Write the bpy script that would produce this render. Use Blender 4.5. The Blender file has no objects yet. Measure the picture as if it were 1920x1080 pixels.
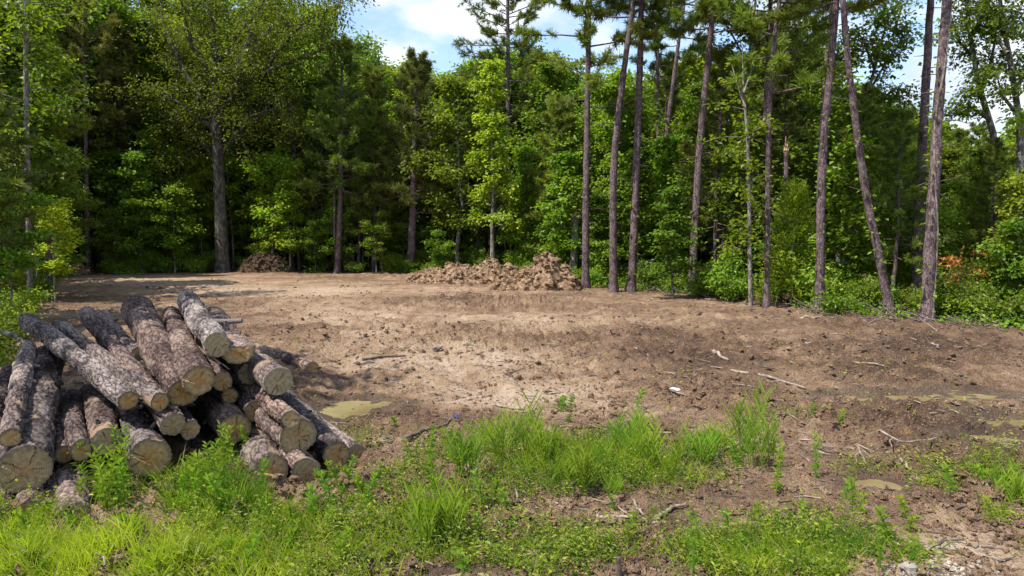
import bpy, math, random
import numpy as np
from math import radians as RD

rng = np.random.default_rng(7)
random.seed(7)
SC = bpy.context.scene
COL = SC.collection

# ------------------------------------------------------------------ camera model
CAM_H, PITCH, F = 2.16, RD(4.9), 1280.0
CP, SP = math.cos(PITCH), math.sin(PITCH)

def ray(u, v):
    dx, dy = (u - 960) / F, (540 - v) / F
    return np.array([dx, CP + dy * SP, -SP + dy * CP])

def P(u, v, Y):
    d = ray(u, v); t = Y / d[1]
    return np.array([d[0] * t, Y, CAM_H + d[2] * t])

def G(u, v):
    d = ray(u, v); t = CAM_H / -d[2]
    return np.array([d[0] * t, d[1] * t, 0.0])

def project(x, y, z=0.0):
    rz = z - CAM_H
    fw = y * CP - rz * SP
    up = y * SP + rz * CP
    fw = np.where(fw < 0.3, 0.3, fw)
    return 960 + F * x / fw, 540 - F * up / fw

# ------------------------------------------------------------------ noise
def _h(ix, iy, iz, seed):
    n = (ix * 374761393 + iy * 668265263 + iz * 2147483647 % 1000003 * iz + seed * 974711) & 0x7fffffff
    n = (n ^ (n >> 13)) * 1274126177 & 0x7fffffff
    n = (n ^ (n >> 16)) * 668265263 & 0x7fffffff
    return ((n ^ (n >> 15)) & 0xffffff) / float(0xffffff)

def vn(x, y, z=None, seed=0):
    x = np.asarray(x, float); y = np.asarray(y, float)
    z = np.zeros_like(x) if z is None else np.asarray(z, float)
    ix, iy, iz = np.floor(x).astype(np.int64), np.floor(y).astype(np.int64), np.floor(z).astype(np.int64)
    fx, fy, fz = x - ix, y - iy, z - iz
    fx, fy, fz = [f * f * (3 - 2 * f) for f in (fx, fy, fz)]
    r = 0
    for a in (0, 1):
        for b in (0, 1):
            for c in (0, 1):
                w = (fx if a else 1 - fx) * (fy if b else 1 - fy) * (fz if c else 1 - fz)
                r = r + w * _h(ix + a, iy + b, iz + c, seed)
    return r

def worley(x, y, z, seed=0):
    x, y, z = [np.asarray(q, float) for q in (x, y, z)]
    ix, iy, iz = [np.floor(q).astype(np.int64) for q in (x, y, z)]
    f1 = np.full(x.shape, 9.); f2 = f1.copy(); idv = np.zeros(x.shape)
    for a in (-1, 0, 1):
        for b in (-1, 0, 1):
            for c in (-1, 0, 1):
                jx, jy, jz = ix + a, iy + b, iz + c
                h = _h(jx, jy, jz, seed)
                d = (jx + h - x) ** 2 + (jy + (h * 57.31) % 1 - y) ** 2 + (jz + (h * 913.7) % 1 - z) ** 2
                m = d < f1
                f2 = np.where(m, f1, np.minimum(f2, d)); idv = np.where(m, (h * 331.7) % 1, idv); f1 = np.where(m, d, f1)
    return np.sqrt(f1), np.sqrt(f2), idv

def fbm(x, y, oct=4, seed=0, gain=.5):
    s, a, t = 0, 1.0, 0
    x = np.asarray(x, float); y = np.asarray(y, float)
    for o in range(oct):
        s = s + a * vn(x * 2 ** o + 17.3 * o, y * 2 ** o - 9.1 * o, None, seed + o); t += a; a *= gain
    return s / t

def smooth(a, b, x):
    t = np.clip((x - a) / (b - a), 0, 1); return t * t * (3 - 2 * t)

# ------------------------------------------------------------------ mesh builder (quads only)
def nrm(a):
    return a / np.maximum(np.linalg.norm(a, axis=-1, keepdims=True), 1e-9)

class MB:
    def __init__(s): s.v, s.q, s.m, s.t, s.n = [], [], [], [], 0
    def add(s, v, q, mat=0, tint=0.5):
        v = np.asarray(v, float).reshape(-1, 3); q = np.asarray(q, np.int64).reshape(-1, 4)
        s.v.append(v); s.q.append(q + s.n); s.n += len(v)
        s.m.append(np.full(len(q), mat, np.int32))
        s.t.append(np.broadcast_to(np.asarray(tint, float), (len(v),)).copy())
    def tube(s, path, rad, seg=6, mat=0, tint=0.5, cap=False):
        path = np.asarray(path, float); rad = np.broadcast_to(np.asarray(rad, float), (len(path),))
        V, Q = tube_arrays(path, rad, seg)
        s.add(V, Q, mat, tint)
        if cap:
            for end in (0, len(path) - 1):
                ring = V[end * seg:(end + 1) * seg]; c = path[end]
                inner = c + (ring - c) * .02
                vv = np.vstack([ring, inner]); i = np.arange(seg); j = (i + 1) % seg
                s.add(vv, np.stack([i, j, j + seg, i + seg], 1), mat, tint)
    def leaves(s, c, ax, nn, L, W, mat=0, tint=0.5, fold=.22):
        """diamond leaves: c base point, ax direction, nn normal"""
        ax = nrm(ax); side = nrm(np.cross(ax, nn)); nn = nrm(np.cross(side, ax))
        L = np.broadcast_to(np.asarray(L, float), (len(c),))[:, None]; W = np.broadcast_to(np.asarray(W, float), (len(c),))[:, None]
        a = c; b = c + ax * L * .5 + side * W * .5 + nn * W * fold
        d = c + ax * L - nn * L * .12; e = c + ax * L * .5 - side * W * .5 + nn * W * fold
        V = np.stack([a, b, d, e], 1).reshape(-1, 3)
        Q = np.arange(len(c) * 4).reshape(-1, 4)
        s.add(V, Q, mat, np.repeat(np.broadcast_to(np.asarray(tint, float), (len(c),)), 4))
    def blades(s, c, ax, up, L, W, droop=.5, seg=3, mat=0, tint=0.5, belly=False):
        """curved strips: start at c, direction ax, drooping"""
        n = len(c); ax = nrm(ax)
        side = nrm(np.cross(ax, up))
        L = np.broadcast_to(np.asarray(L, float), (n,))[:, None]; W = np.broadcast_to(np.asarray(W, float), (n,))[:, None]
        dr = np.broadcast_to(np.asarray(droop, float), (n,))[:, None]
        p = c.copy(); d = ax.copy(); rows = []
        prof = {2: [.6, 1, .05], 3: [.75, 1, .75, .04], 4: [.6, 1, .95, .6, .04]}[seg] if not belly else {2: [.15, 1, .04], 3: [.15, 1, .8, .04], 4: [.15, .85, 1, .6, .04]}[seg]
        for k in range(seg + 1):
            w = W * .5 * prof[k]
            rows.append(p - side * w); rows.append(p + side * w)
            d = d.copy(); d[:, 2] -= dr[:, 0] * (1.6 / seg) * (k + .5) / seg * 2; d = nrm(d)
            p = p + d * L / seg
        V = np.stack(rows, 1).reshape(-1, 3); st = 2 * (seg + 1)
        base = np.arange(n)[:, None] * st
        Q = np.concatenate([np.stack([base[:, 0] + 2 * k, base[:, 0] + 2 * k + 1, base[:, 0] + 2 * k + 3, base[:, 0] + 2 * k + 2], 1) for k in range(seg)])
        s.add(V, Q, mat, np.repeat(np.broadcast_to(np.asarray(tint, float), (n,)), st))
    def mesh(s, name, mats, smooth_shade=False, attrs=None):
        V = np.vstack(s.v); Q = np.vstack(s.q)
        me = bpy.data.meshes.new(name)
        me.vertices.add(len(V)); me.vertices.foreach_set('co', V.astype(np.float32).ravel())
        me.loops.add(Q.size); me.loops.foreach_set('vertex_index', Q.astype(np.int32).ravel())
        me.polygons.add(len(Q)); me.polygons.foreach_set('loop_start', np.arange(0, Q.size, 4, dtype=np.int32))
        me.polygons.foreach_set('material_index', np.concatenate(s.m))
        me.polygons.foreach_set('use_smooth', np.full(len(Q), smooth_shade))
        a = me.attributes.new('tint', 'FLOAT', 'POINT'); a.data.foreach_set('value', np.concatenate(s.t).astype(np.float32))
        for k, arr in (attrs or {}).items():
            a = me.attributes.new(k, 'FLOAT', 'POINT'); a.data.foreach_set('value', np.asarray(arr, np.float32))
        for m in (mats if isinstance(mats, (list, tuple)) else [mats]): me.materials.append(m)
        me.update(calc_edges=True); me.validate()
        return me

def tube_arrays(path, rad, seg):
    n = len(path)
    T = nrm(np.gradient(path, axis=0))
    ref = np.array([1., 0, 0]) if abs(T[0][0]) < .8 else np.array([0, 1., 0])
    N = nrm(np.cross(T[0], ref)); Ns = [N]
    for i in range(1, n):
        N = Ns[-1] - T[i] * np.dot(Ns[-1], T[i]); Ns.append(nrm(N))
    Ns = np.array(Ns); B = np.cross(T, Ns)
    a = np.linspace(0, 2 * math.pi, seg, endpoint=False)
    V = path[:, None] + rad[:, None, None] * (np.cos(a)[None, :, None] * Ns[:, None] + np.sin(a)[None, :, None] * B[:, None])
    i = np.arange(n - 1)[:, None] * seg; j = np.arange(seg)[None]; k = (j + 1) % seg
    Q = np.stack([i + j, i + k, i + seg + k, i + seg + j], -1).reshape(-1, 4)
    return V.reshape(-1, 3), Q

# ------------------------------------------------------------------ object helpers
def obj(name, me, parent=None, loc=None, rotz=None, scale=None):
    o = bpy.data.objects.new(name, me); COL.objects.link(o)
    if parent is not None: o.parent = parent
    if loc is not None: o.location = loc
    if rotz is not None: o.rotation_euler = (0, 0, rotz)
    if scale is not None: o.scale = (scale,) * 3 if np.isscalar(scale) else scale
    return o

def tag(o, label=None, cat=None, group=None, kind=None):
    if label: o['label'] = label
    if cat: o['category'] = cat
    if group: o['group'] = group
    if kind: o['kind'] = kind
    return o

def dup(root, loc, rotz=0, scale=1):
    r = root.copy(); COL.objects.link(r); r.location = loc; r.rotation_euler = (0, 0, rotz)
    r.scale = (scale,) * 3 if np.isscalar(scale) else scale
    for ch in list(root.children):
        c = ch.copy(); COL.objects.link(c); c.parent = r
    return r

# ------------------------------------------------------------------ materials
def new_mat(name):
    m = bpy.data.materials.new(name); m.use_nodes = True
    nt = m.node_tree; nt.nodes.clear()
    return m, nt, nt.nodes, nt.links

def leaf_mat(name, dark, light, transl=.4, rough=.5, spec=.35, var=.35, hue=.02):
    m, nt, N, L = new_mat(name)
    out = N.new('ShaderNodeOutputMaterial')
    at = N.new('ShaderNodeAttribute'); at.attribute_name = 'tint'
    mix = N.new('ShaderNodeMix'); mix.data_type = 'RGBA'
    mix.inputs[6].default_value = (*dark, 1); mix.inputs[7].default_value = (*light, 1)
    L.new(at.outputs['Fac'], mix.inputs[0])
    oi = N.new('ShaderNodeObjectInfo')
    hsv = N.new('ShaderNodeHueSaturation')
    mr = N.new('ShaderNodeMapRange'); mr.inputs[3].default_value = 1 - var; mr.inputs[4].default_value = 1 + var
    L.new(oi.outputs['Random'], mr.inputs[0]); L.new(mr.outputs[0], hsv.inputs['Value'])
    m2 = N.new('ShaderNodeMath'); m2.operation = 'MULTIPLY'; m2.inputs[1].default_value = 7.31; L.new(oi.outputs['Random'], m2.inputs[0])
    m3 = N.new('ShaderNodeMath'); m3.operation = 'FRACT'; L.new(m2.outputs[0], m3.inputs[0])
    mh = N.new('ShaderNodeMapRange'); mh.inputs[3].default_value = .5 - hue; mh.inputs[4].default_value = .5 + hue
    L.new(m3.outputs[0], mh.inputs[0]); L.new(mh.outputs[0], hsv.inputs['Hue'])
    L.new(mix.outputs[2], hsv.inputs['Color'])
    pb = N.new('ShaderNodeBsdfPrincipled'); pb.inputs['Roughness'].default_value = rough
    pb.inputs['Specular IOR Level'].default_value = spec
    L.new(hsv.outputs[0], pb.inputs['Base Color'])
    tr = N.new('ShaderNodeBsdfTranslucent')
    g = N.new('ShaderNodeMix'); g.data_type = 'RGBA'; g.blend_type = 'MULTIPLY'; g.inputs[0].default_value = 1
    g.inputs[7].default_value = (1.5, 1.6, .55, 1); L.new(hsv.outputs[0], g.inputs[6])
    L.new(g.outputs[2], tr.inputs['Color'])
    ms = N.new('ShaderNodeMixShader'); ms.inputs[0].default_value = transl
    L.new(pb.outputs[0], ms.inputs[1]); L.new(tr.outputs[0], ms.inputs[2]); L.new(ms.outputs[0], out.inputs[0])
    return m

def ramp(N, stops):
    r = N.new('ShaderNodeValToRGB')
    e = r.color_ramp.elements
    e[0].position, e[0].color = stops[0][0], (*stops[0][1], 1)
    e[1].position, e[1].color = stops[-1][0], (*stops[-1][1], 1)
    for p, c in stops[1:-1]:
        k = e.new(p); k.color = (*c, 1)
    return r

def bark_mat(name, dark, mid, light, scale=14, stretch=.45, axis='Z', bump=.8, flake=None):
    m, nt, N, L = new_mat(name)
    out = N.new('ShaderNodeOutputMaterial'); pb = N.new('ShaderNodeBsdfPrincipled')
    pb.inputs['Roughness'].default_value = .9; pb.inputs['Specular IOR Level'].default_value = .12
    tc = N.new('ShaderNodeTexCoord'); oi = N.new('ShaderNodeObjectInfo')
    mp = N.new('ShaderNodeMapping'); sc = [1, 1, 1]; sc['XYZ'.index(axis)] = stretch; mp.inputs['Scale'].default_value = sc
    cm = N.new('ShaderNodeVectorMath'); cm.operation = 'ADD'
    mm = N.new('ShaderNodeMath'); mm.operation = 'MULTIPLY'; mm.inputs[1].default_value = 40
    L.new(oi.outputs['Random'], mm.inputs[0]); L.new(mm.outputs[0], cm.inputs[1])
    L.new(tc.outputs['Object'], cm.inputs[0]); L.new(cm.outputs[0], mp.inputs['Vector'])
    nz = N.new('ShaderNodeTexNoise'); nz.inputs['Scale'].default_value = scale * 1.2; nz.inputs['Detail'].default_value = 3
    L.new(mp.outputs[0], nz.inputs['Vector'])
    add = N.new('ShaderNodeMix'); add.data_type = 'RGBA'; add.blend_type = 'ADD'; add.inputs[0].default_value = .07
    L.new(mp.outputs[0], add.inputs[6]); L.new(nz.outputs['Color'], add.inputs[7])
    vo = N.new('ShaderNodeTexVoronoi'); vo.feature = 'DISTANCE_TO_EDGE'; vo.inputs['Scale'].default_value = scale
    L.new(add.outputs[2], vo.inputs['Vector'])
    v2 = N.new('ShaderNodeTexVoronoi'); v2.inputs['Scale'].default_value = scale; L.new(add.outputs[2], v2.inputs['Vector'])
    n2 = N.new('ShaderNodeTexNoise'); n2.inputs['Scale'].default_value = 3.5; n2.inputs['Detail'].default_value = 5; n2.inputs['Roughness'].default_value = .65
    L.new(cm.outputs[0], n2.inputs['Vector'])
    n3 = N.new('ShaderNodeTexNoise'); n3.inputs['Scale'].default_value = scale * 6; n3.inputs['Detail'].default_value = 4
    L.new(mp.outputs[0], n3.inputs['Vector'])
    sep = N.new('ShaderNodeSeparateColor'); L.new(v2.outputs['Color'], sep.inputs[0])
    a1 = N.new('ShaderNodeMath'); a1.operation = 'MULTIPLY_ADD'; a1.inputs[1].default_value = .35
    L.new(sep.outputs[0], a1.inputs[0]); L.new(n2.outputs['Fac'], a1.inputs[2])
    a2 = N.new('ShaderNodeMath'); a2.operation = 'MULTIPLY_ADD'; a2.inputs[1].default_value = .5
    L.new(n3.outputs['Fac'], a2.inputs[0]); L.new(a1.outputs[0], a2.inputs[2])
    r = ramp(N, [(.55, dark), (.85, mid), (1.15 / 1.15, light)])
    L.new(a2.outputs[0], r.inputs[0])
    cr = N.new('ShaderNodeMapRange'); cr.inputs[1].default_value = 0; cr.inputs[2].default_value = .09; cr.inputs[3].default_value = .3; cr.inputs[4].default_value = 1
    L.new(vo.outputs['Distance'], cr.inputs[0])
    mu = N.new('ShaderNodeMix'); mu.data_type = 'RGBA'; mu.inputs[6].default_value = (*[c * .55 for c in dark], 1)
    L.new(cr.outputs[0], mu.inputs[0]); L.new(r.outputs[0], mu.inputs[7])
    col = mu.outputs[2]
    if flake:
        nf = N.new('ShaderNodeTexNoise'); nf.inputs['Scale'].default_value = 5; nf.inputs['Detail'].default_value = 6; nf.inputs['Roughness'].default_value = .75; L.new(cm.outputs[0], nf.inputs['Vector'])
        fr = N.new('ShaderNodeMapRange'); fr.inputs[1].default_value = .58; fr.inputs[2].default_value = .66; fr.inputs[4].default_value = .75; L.new(nf.outputs['Fac'], fr.inputs[0])
        fm = N.new('ShaderNodeMix'); fm.data_type = 'RGBA'; fm.inputs[7].default_value = (*flake, 1); L.new(fr.outputs[0], fm.inputs[0]); L.new(col, fm.inputs[6]); col = fm.outputs[2]
    L.new(col, pb.inputs['Base Color'])
    hh = N.new('ShaderNodeMath'); hh.operation = 'MULTIPLY_ADD'; hh.inputs[1].default_value = .5
    L.new(n3.outputs['Fac'], hh.inputs[0]); L.new(cr.outputs[0], hh.inputs[2])
    bp = N.new('ShaderNodeBump'); bp.inputs['Strength'].default_value = bump; bp.inputs['Distance'].default_value = .02
    L.new(hh.outputs[0], bp.inputs['Height']); L.new(bp.outputs[0], pb.inputs['Normal'])
    L.new(pb.outputs[0], out.inputs[0])
    return m

def log_bark_mat():
    m, nt, N, L = new_mat('log_bark')
    out = N.new('ShaderNodeOutputMaterial'); pb = N.new('ShaderNodeBsdfPrincipled'); pb.inputs['Roughness'].default_value = .9; pb.inputs['Specular IOR Level'].default_value = .15
    def attr(n):
        a = N.new('ShaderNodeAttribute'); a.attribute_name = n; return a.outputs['Fac']
    tc = N.new('ShaderNodeTexCoord'); oi = N.new('ShaderNodeObjectInfo')
    mp = N.new('ShaderNodeMapping'); mp.inputs['Scale'].default_value = (1, 1, .35); L.new(tc.outputs['Object'], mp.inputs[0])
    n = N.new('ShaderNodeTexNoise'); n.inputs['Scale'].default_value = 90; n.inputs['Detail'].default_value = 5; n.inputs['Roughness'].default_value = .65; L.new(mp.outputs[0], n.inputs['Vector'])
    big = N.new('ShaderNodeTexNoise'); big.inputs['Scale'].default_value = 2.6; big.inputs['Detail'].default_value = 4; L.new(tc.outputs['Object'], big.inputs['Vector'])
    a = N.new('ShaderNodeMath'); a.operation = 'MULTIPLY_ADD'; a.inputs[1].default_value = .55; L.new(n.outputs['Fac'], a.inputs[0]); L.new(attr('tint'), a.inputs[2])
    b = N.new('ShaderNodeMath'); b.operation = 'MULTIPLY_ADD'; b.inputs[1].default_value = .5; L.new(big.outputs['Fac'], b.inputs[0]); L.new(a.outputs[0], b.inputs[2])
    mr = N.new('ShaderNodeMapRange'); mr.inputs[1].default_value = .40; mr.inputs[2].default_value = 1.22; L.new(b.outputs[0], mr.inputs[0])
    r = ramp(N, [(0, (.014, .009, .008)), (.28, (.046, .031, .028)), (.54, (.102, .072, .064)), (.78, (.172, .127, .107)), (1, (.26, .20, .165))]); L.new(mr.outputs[0], r.inputs[0])
    hv = N.new('ShaderNodeHueSaturation'); L.new(r.outputs[0], hv.inputs['Color'])
    vr = N.new('ShaderNodeMapRange'); vr.inputs[3].default_value = .72; vr.inputs[4].default_value = 1.3; L.new(oi.outputs['Random'], vr.inputs[0]); L.new(vr.outputs[0], hv.inputs['Value'])
    f2 = N.new('ShaderNodeMath'); f2.operation = 'MULTIPLY'; f2.inputs[1].default_value = 5.7; L.new(oi.outputs['Random'], f2.inputs[0])
    f3 = N.new('ShaderNodeMath'); f3.operation = 'FRACT'; L.new(f2.outputs[0], f3.inputs[0])
    sr = N.new('ShaderNodeMapRange'); sr.inputs[3].default_value = .65; sr.inputs[4].default_value = 1.2; L.new(f3.outputs[0], sr.inputs[0]); L.new(sr.outputs[0], hv.inputs['Saturation'])
    pl = ramp(N, [(.3, (.14, .088, .058)), (.7, (.33, .235, .16))]); L.new(n.outputs['Fac'], pl.inputs[0])
    mx = N.new('ShaderNodeMix'); mx.data_type = 'RGBA'; L.new(attr('peel'), mx.inputs[0]); L.new(hv.outputs[0], mx.inputs[6]); L.new(pl.outputs[0], mx.inputs[7])
    L.new(mx.outputs[2], pb.inputs['Base Color'])
    bp = N.new('ShaderNodeBump'); bp.inputs['Strength'].default_value = .7; bp.inputs['Distance'].default_value = .012; L.new(n.outputs['Fac'], bp.inputs['Height']); L.new(bp.outputs[0], pb.inputs['Normal'])
    L.new(pb.outputs[0], out.inputs[0]); return m

def plain_mat(name, c1, c2, scale=8, rough=.85, spec=.2, bump=.3):
    m, nt, N, L = new_mat(name)
    out = N.new('ShaderNodeOutputMaterial'); pb = N.new('ShaderNodeBsdfPrincipled')
    pb.inputs['Roughness'].default_value = rough; pb.inputs['Specular IOR Level'].default_value = spec
    tc = N.new('ShaderNodeTexCoord'); nz = N.new('ShaderNodeTexNoise'); nz.inputs['Scale'].default_value = scale; nz.inputs['Detail'].default_value = 5
    L.new(tc.outputs['Object'], nz.inputs['Vector'])
    r = ramp(N, [(.35, c1), (.65, c2)]); L.new(nz.outputs['Fac'], r.inputs[0]); L.new(r.outputs[0], pb.inputs['Base Color'])
    bp = N.new('ShaderNodeBump'); bp.inputs['Strength'].default_value = bump; bp.inputs['Distance'].default_value = .02
    L.new(nz.outputs['Fac'], bp.inputs['Height']); L.new(bp.outputs[0], pb.inputs['Normal'])
    L.new(pb.outputs[0], out.inputs[0])
    return m

def cut_mat():
    m, nt, N, L = new_mat('cut_wood')
    out = N.new('ShaderNodeOutputMaterial'); pb = N.new('ShaderNodeBsdfPrincipled')
    pb.inputs['Roughness'].default_value = .8; pb.inputs['Specular IOR Level'].default_value = .15
    at = N.new('ShaderNodeAttribute'); at.attribute_name = 'tint'
    oi = N.new('ShaderNodeObjectInfo'); tc = N.new('ShaderNodeTexCoord')
    nz = N.new('ShaderNodeTexNoise'); nz.inputs['Scale'].default_value = 9; nz.inputs['Detail'].default_value = 4; L.new(tc.outputs['Object'], nz.inputs['Vector'])
    ma = N.new('ShaderNodeMath'); ma.operation = 'MULTIPLY_ADD'; ma.inputs[1].default_value = .12; L.new(nz.outputs['Fac'], ma.inputs[0]); L.new(at.outputs['Fac'], ma.inputs[2])
    mb = N.new('ShaderNodeMath'); mb.operation = 'MULTIPLY'; mb.inputs[1].default_value = 75; L.new(ma.outputs[0], mb.inputs[0])
    sn = N.new('ShaderNodeMath'); sn.operation = 'SINE'; L.new(mb.outputs[0], sn.inputs[0])
    rc = ramp(N, [(0, (.46, .20, .045)), (.35, (.44, .25, .09)), (.75, (.40, .27, .13)), (.97, (.16, .11, .06))])
    L.new(at.outputs['Fac'], rc.inputs[0])
    grey = N.new('ShaderNodeMix'); grey.data_type = 'RGBA'; grey.inputs[7].default_value = (.34, .265, .165, 1)
    gm = N.new('ShaderNodeMath'); gm.operation = 'MULTIPLY'; gm.inputs[1].default_value = .85; L.new(oi.outputs['Random'], gm.inputs[0])
    L.new(gm.outputs[0], grey.inputs[0]); L.new(rc.outputs[0], grey.inputs[6])
    mr = N.new('ShaderNodeMapRange'); mr.inputs[1].default_value = -1; mr.inputs[2].default_value = 1; mr.inputs[3].default_value = .78; mr.inputs[4].default_value = 1.08
    L.new(sn.outputs[0], mr.inputs[0])
    n2 = N.new('ShaderNodeTexNoise'); n2.inputs['Scale'].default_value = 30; n2.inputs['Detail'].default_value = 5; L.new(tc.outputs['Object'], n2.inputs['Vector'])
    m4 = N.new('ShaderNodeMath'); m4.operation = 'MULTIPLY'; L.new(mr.outputs[0], m4.inputs[0])
    mr2 = N.new('ShaderNodeMapRange'); mr2.inputs[1].default_value = .3; mr2.inputs[2].default_value = .7; mr2.inputs[3].default_value = .6; mr2.inputs[4].default_value = 1.15
    L.new(n2.outputs['Fac'], mr2.inputs[0]); L.new(mr2.outputs[0], m4.inputs[1])
    hv = N.new('ShaderNodeHueSaturation'); L.new(grey.outputs[2], hv.inputs['Color']); L.new(m4.outputs[0], hv.inputs['Value'])
    L.new(hv.outputs[0], pb.inputs['Base Color'])
    bp = N.new('ShaderNodeBump'); bp.inputs['Strength'].default_value = .3; bp.inputs['Distance'].default_value = .01
    L.new(n2.outputs['Fac'], bp.inputs['Height']); L.new(bp.outputs[0], pb.inputs['Normal'])
    L.new(pb.outputs[0], out.inputs[0])
    return m

M = {}
M['broad'] = leaf_mat('broadleaf', (.065, .110, .010), (.27, .34, .028), .44)
M['broad_dark'] = leaf_mat('broadleaf_dark', (.064, .106, .013), (.225, .29, .03), .44)
M['bright'] = leaf_mat('leaf_bright', (.17, .27, .014), (.37, .45, .03), .45, var=.15)
M['gum'] = leaf_mat('leaf_gum', (.125, .225, .018), (.35, .46, .04), .46, var=.05)
M['oak'] = leaf_mat('leaf_spreading', (.052, .074, .010), (.19, .215, .022), .40, var=.1)
M['needle'] = leaf_mat('pine_needle', (.065, .100, .013), (.20, .24, .03), .32, var=.25)
M['needle_olive'] = leaf_mat('pine_needle_olive', (.070, .082, .014), (.17, .17, .03), .25, var=.2)
M['cedar'] = leaf_mat('cedar_spray', (.14, .175, .016), (.40, .42, .045), .48, var=.2)
M['orange'] = leaf_mat('leaf_orange', (.34, .16, .03), (.70, .38, .09), .40, var=.05)
M['shrub'] = leaf_mat('shrub_leaf', (.070, .14, .014), (.26, .36, .03), .44)
M['grass'] = leaf_mat('grass_blade', (.065, .15, .012), (.46, .50, .04), .40, var=.05, rough=.45, spec=.4)
M['straw'] = leaf_mat('dry_straw', (.22, .16, .08), (.50, .40, .22), .3, var=.05)
M['weed'] = leaf_mat('weed_leaf', (.085, .19, .016), (.31, .41, .04), .40, var=.15, rough=.45, spec=.4)
M['cover'] = leaf_mat('cover_leaf', (.075, .14, .012), (.36, .42, .045), .40, var=.05)
M['bark_pine'] = bark_mat('pine_bark', (.045, .030, .031), (.125, .086, .090), (.215, .158, .158), 24, .45, 'Z', .9)
M['bark_grey'] = bark_mat('grey_bark', (.05, .043, .036), (.13, .115, .10), (.26, .24, .21), 16, .25, 'Z', .7)
M['bark_dark'] = bark_mat('dark_bark', (.03, .026, .022), (.075, .064, .054), (.15, .135, .115), 16, .25, 'Z', .8)
M['bark_pale'] = bark_mat('pale_bark', (.07, .058, .05), (.155, .133, .115), (.27, .24, .205), 14, .5, 'Z', .4)
M['bark_log'] = log_bark_mat()
M['twig'] = plain_mat('twig_bark', (.06, .045, .035), (.13, .10, .08), 12)
M['deadwood'] = plain_mat('dead_wood', (.13, .098, .075), (.33, .27, .21), 14)
M['stick_dark'] = plain_mat('stick_dark', (.06, .045, .038), (.16, .12, .10), 14)
M['split'] = plain_mat('split_wood', (.42, .23, .09), (.62, .42, .22), 18)
M['cut'] = cut_mat()
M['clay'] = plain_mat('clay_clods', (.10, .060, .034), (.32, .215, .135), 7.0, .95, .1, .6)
M['shadesoil'] = plain_mat('shade_darkened_soil', (.04, .026, .018), (.10, .064, .042), 3.5, .95, .1, .6)  # soil colour darkened to paint in the shade over the left heap
M['blue'] = plain_mat('blue_plastic', (.005, .04, .45), (.02, .10, .6), 9, .4, .5, .1)
M['white'] = plain_mat('white_scrap', (.5, .5, .47), (.7, .7, .68), 9, .6, .3, .1)
M['stone'] = plain_mat('pale_stone', (.17, .145, .12), (.40, .36, .31), 9, .8, .2, .3)

# ------------------------------------------------------------------ ground layout
EDGE_U = [-1000, -300, 0, 60, 130, 400, 760, 960, 1085, 1300, 1540, 1740, 1920, 2200, 3000]
EDGE_D = [4.5, 9, 12.6, 18.4, 31, 33.7, 33.7, 30, 26.5, 23, 17.8, 16.3, 14.5, 12.5, 9.5]
def edge_d(u): return np.interp(u, EDGE_U, EDGE_D)

PUDDLES = [  # u, v, half width px, half height px
    (662, 763, 80, 18), (1690, 746, 150, 12), (1810, 742, 95, 13), (1890, 787, 90, 15), (1885, 824, 110, 19), (1640, 905, 60, 13), (1150, 992, 60, 11), (880, 1074, 90, 11)]
PUD = []
for (u, v, a, b) in PUDDLES:
    c = G(u, v); PUD.append((c[0], c[1], abs(G(u + a, v)[0] - c[0]), abs(G(u, v - b)[1] - c[1])))

def basin(x, y, k=1.35):
    m = np.zeros_like(np.asarray(x, float))
    for (cx, cy, a, b) in PUD:
        d = (((x - cx) / a) ** 2 + ((y - cy) / b) ** 2) * (.25 + 1.1 * vn(x * 2.0, y * 2.0, None, 91) + .9 * vn(x * 5, y * 5, None, 92))
        m = np.maximum(m, np.clip(k - d, 0, 1))
    return m

SAND = [(860, 690, 230, 40, 1), (700, 690, 120, 30, .8), (1000, 745, 200, 35, 1), (960, 600, 300, 25, .6), (520, 545, 350, 14, .8), (1800, 1030, 170, 45, 1), (640, 590, 150, 25, .6),
        (1370, 830, 60, 25, .7), (700, 640, 100, 30, .7), (300, 530, 250, 12, .7)]
DARK = [(650, 705, 130, 10, 1), (1300, 680, 240, 55, .75), (1700, 660, 260, 60, .8), (1050, 640, 120, 14, .6), (450, 620, 120, 12, .5), (1750, 780, 200, 40, .8), (820, 560, 120, 10, .7), (1550, 900, 160, 60, .6), (790, 790, 160, 18, .9),
        (1000, 960, 220, 40, .7), (800, 1050, 140, 26, 1), (1750, 930, 110, 22, .9), (640, 800, 70, 15, .7), (150, 560, 170, 12, .7), (1000, 580, 200, 10, .5), (1500, 760, 150, 30, .4)]
def blobs(u, v, B):
    m = np.zeros_like(u)
    for (cu, cv, su, sv, w) in B:
        m = np.maximum(m, w * np.exp(-((u - cu) / su) ** 2 - ((v - cv) / sv) ** 2))
    return m

RUTS = [[(250, 545), (600, 590), (1000, 640), (1500, 760), (1950, 930)], [(1950, 640), (1300, 622), (900, 572), (640, 540)], [(700, 600), (760, 720), (900, 830)]]
RUTW = [np.array([G(a, b)[:2] for a, b in q]) for q in RUTS]
def ruts(x, y):
    out = np.zeros_like(x)
    for q in RUTW:
        best = np.full(x.shape, 1e9)
        for a, b in zip(q[:-1], q[1:]):
            d = b - a; l2 = d @ d
            t = np.clip(((x - a[0]) * d[0] + (y - a[1]) * d[1]) / l2, 0, 1)
            best = np.minimum(best, np.hypot(x - a[0] - t * d[0], y - a[1] - t * d[1]))
        best = best + .35 * (fbm(x * .5, y * .5, 2, 88) - .5)
        e = np.abs(best - .85)
        out += -.055 * np.exp(-(e / .20) ** 2) + .03 * np.exp(-((e - .38) / .14) ** 2)
    return out * smooth(.25, .6, fbm(x * .3 + 4, y * .3, 2, 89))

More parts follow.
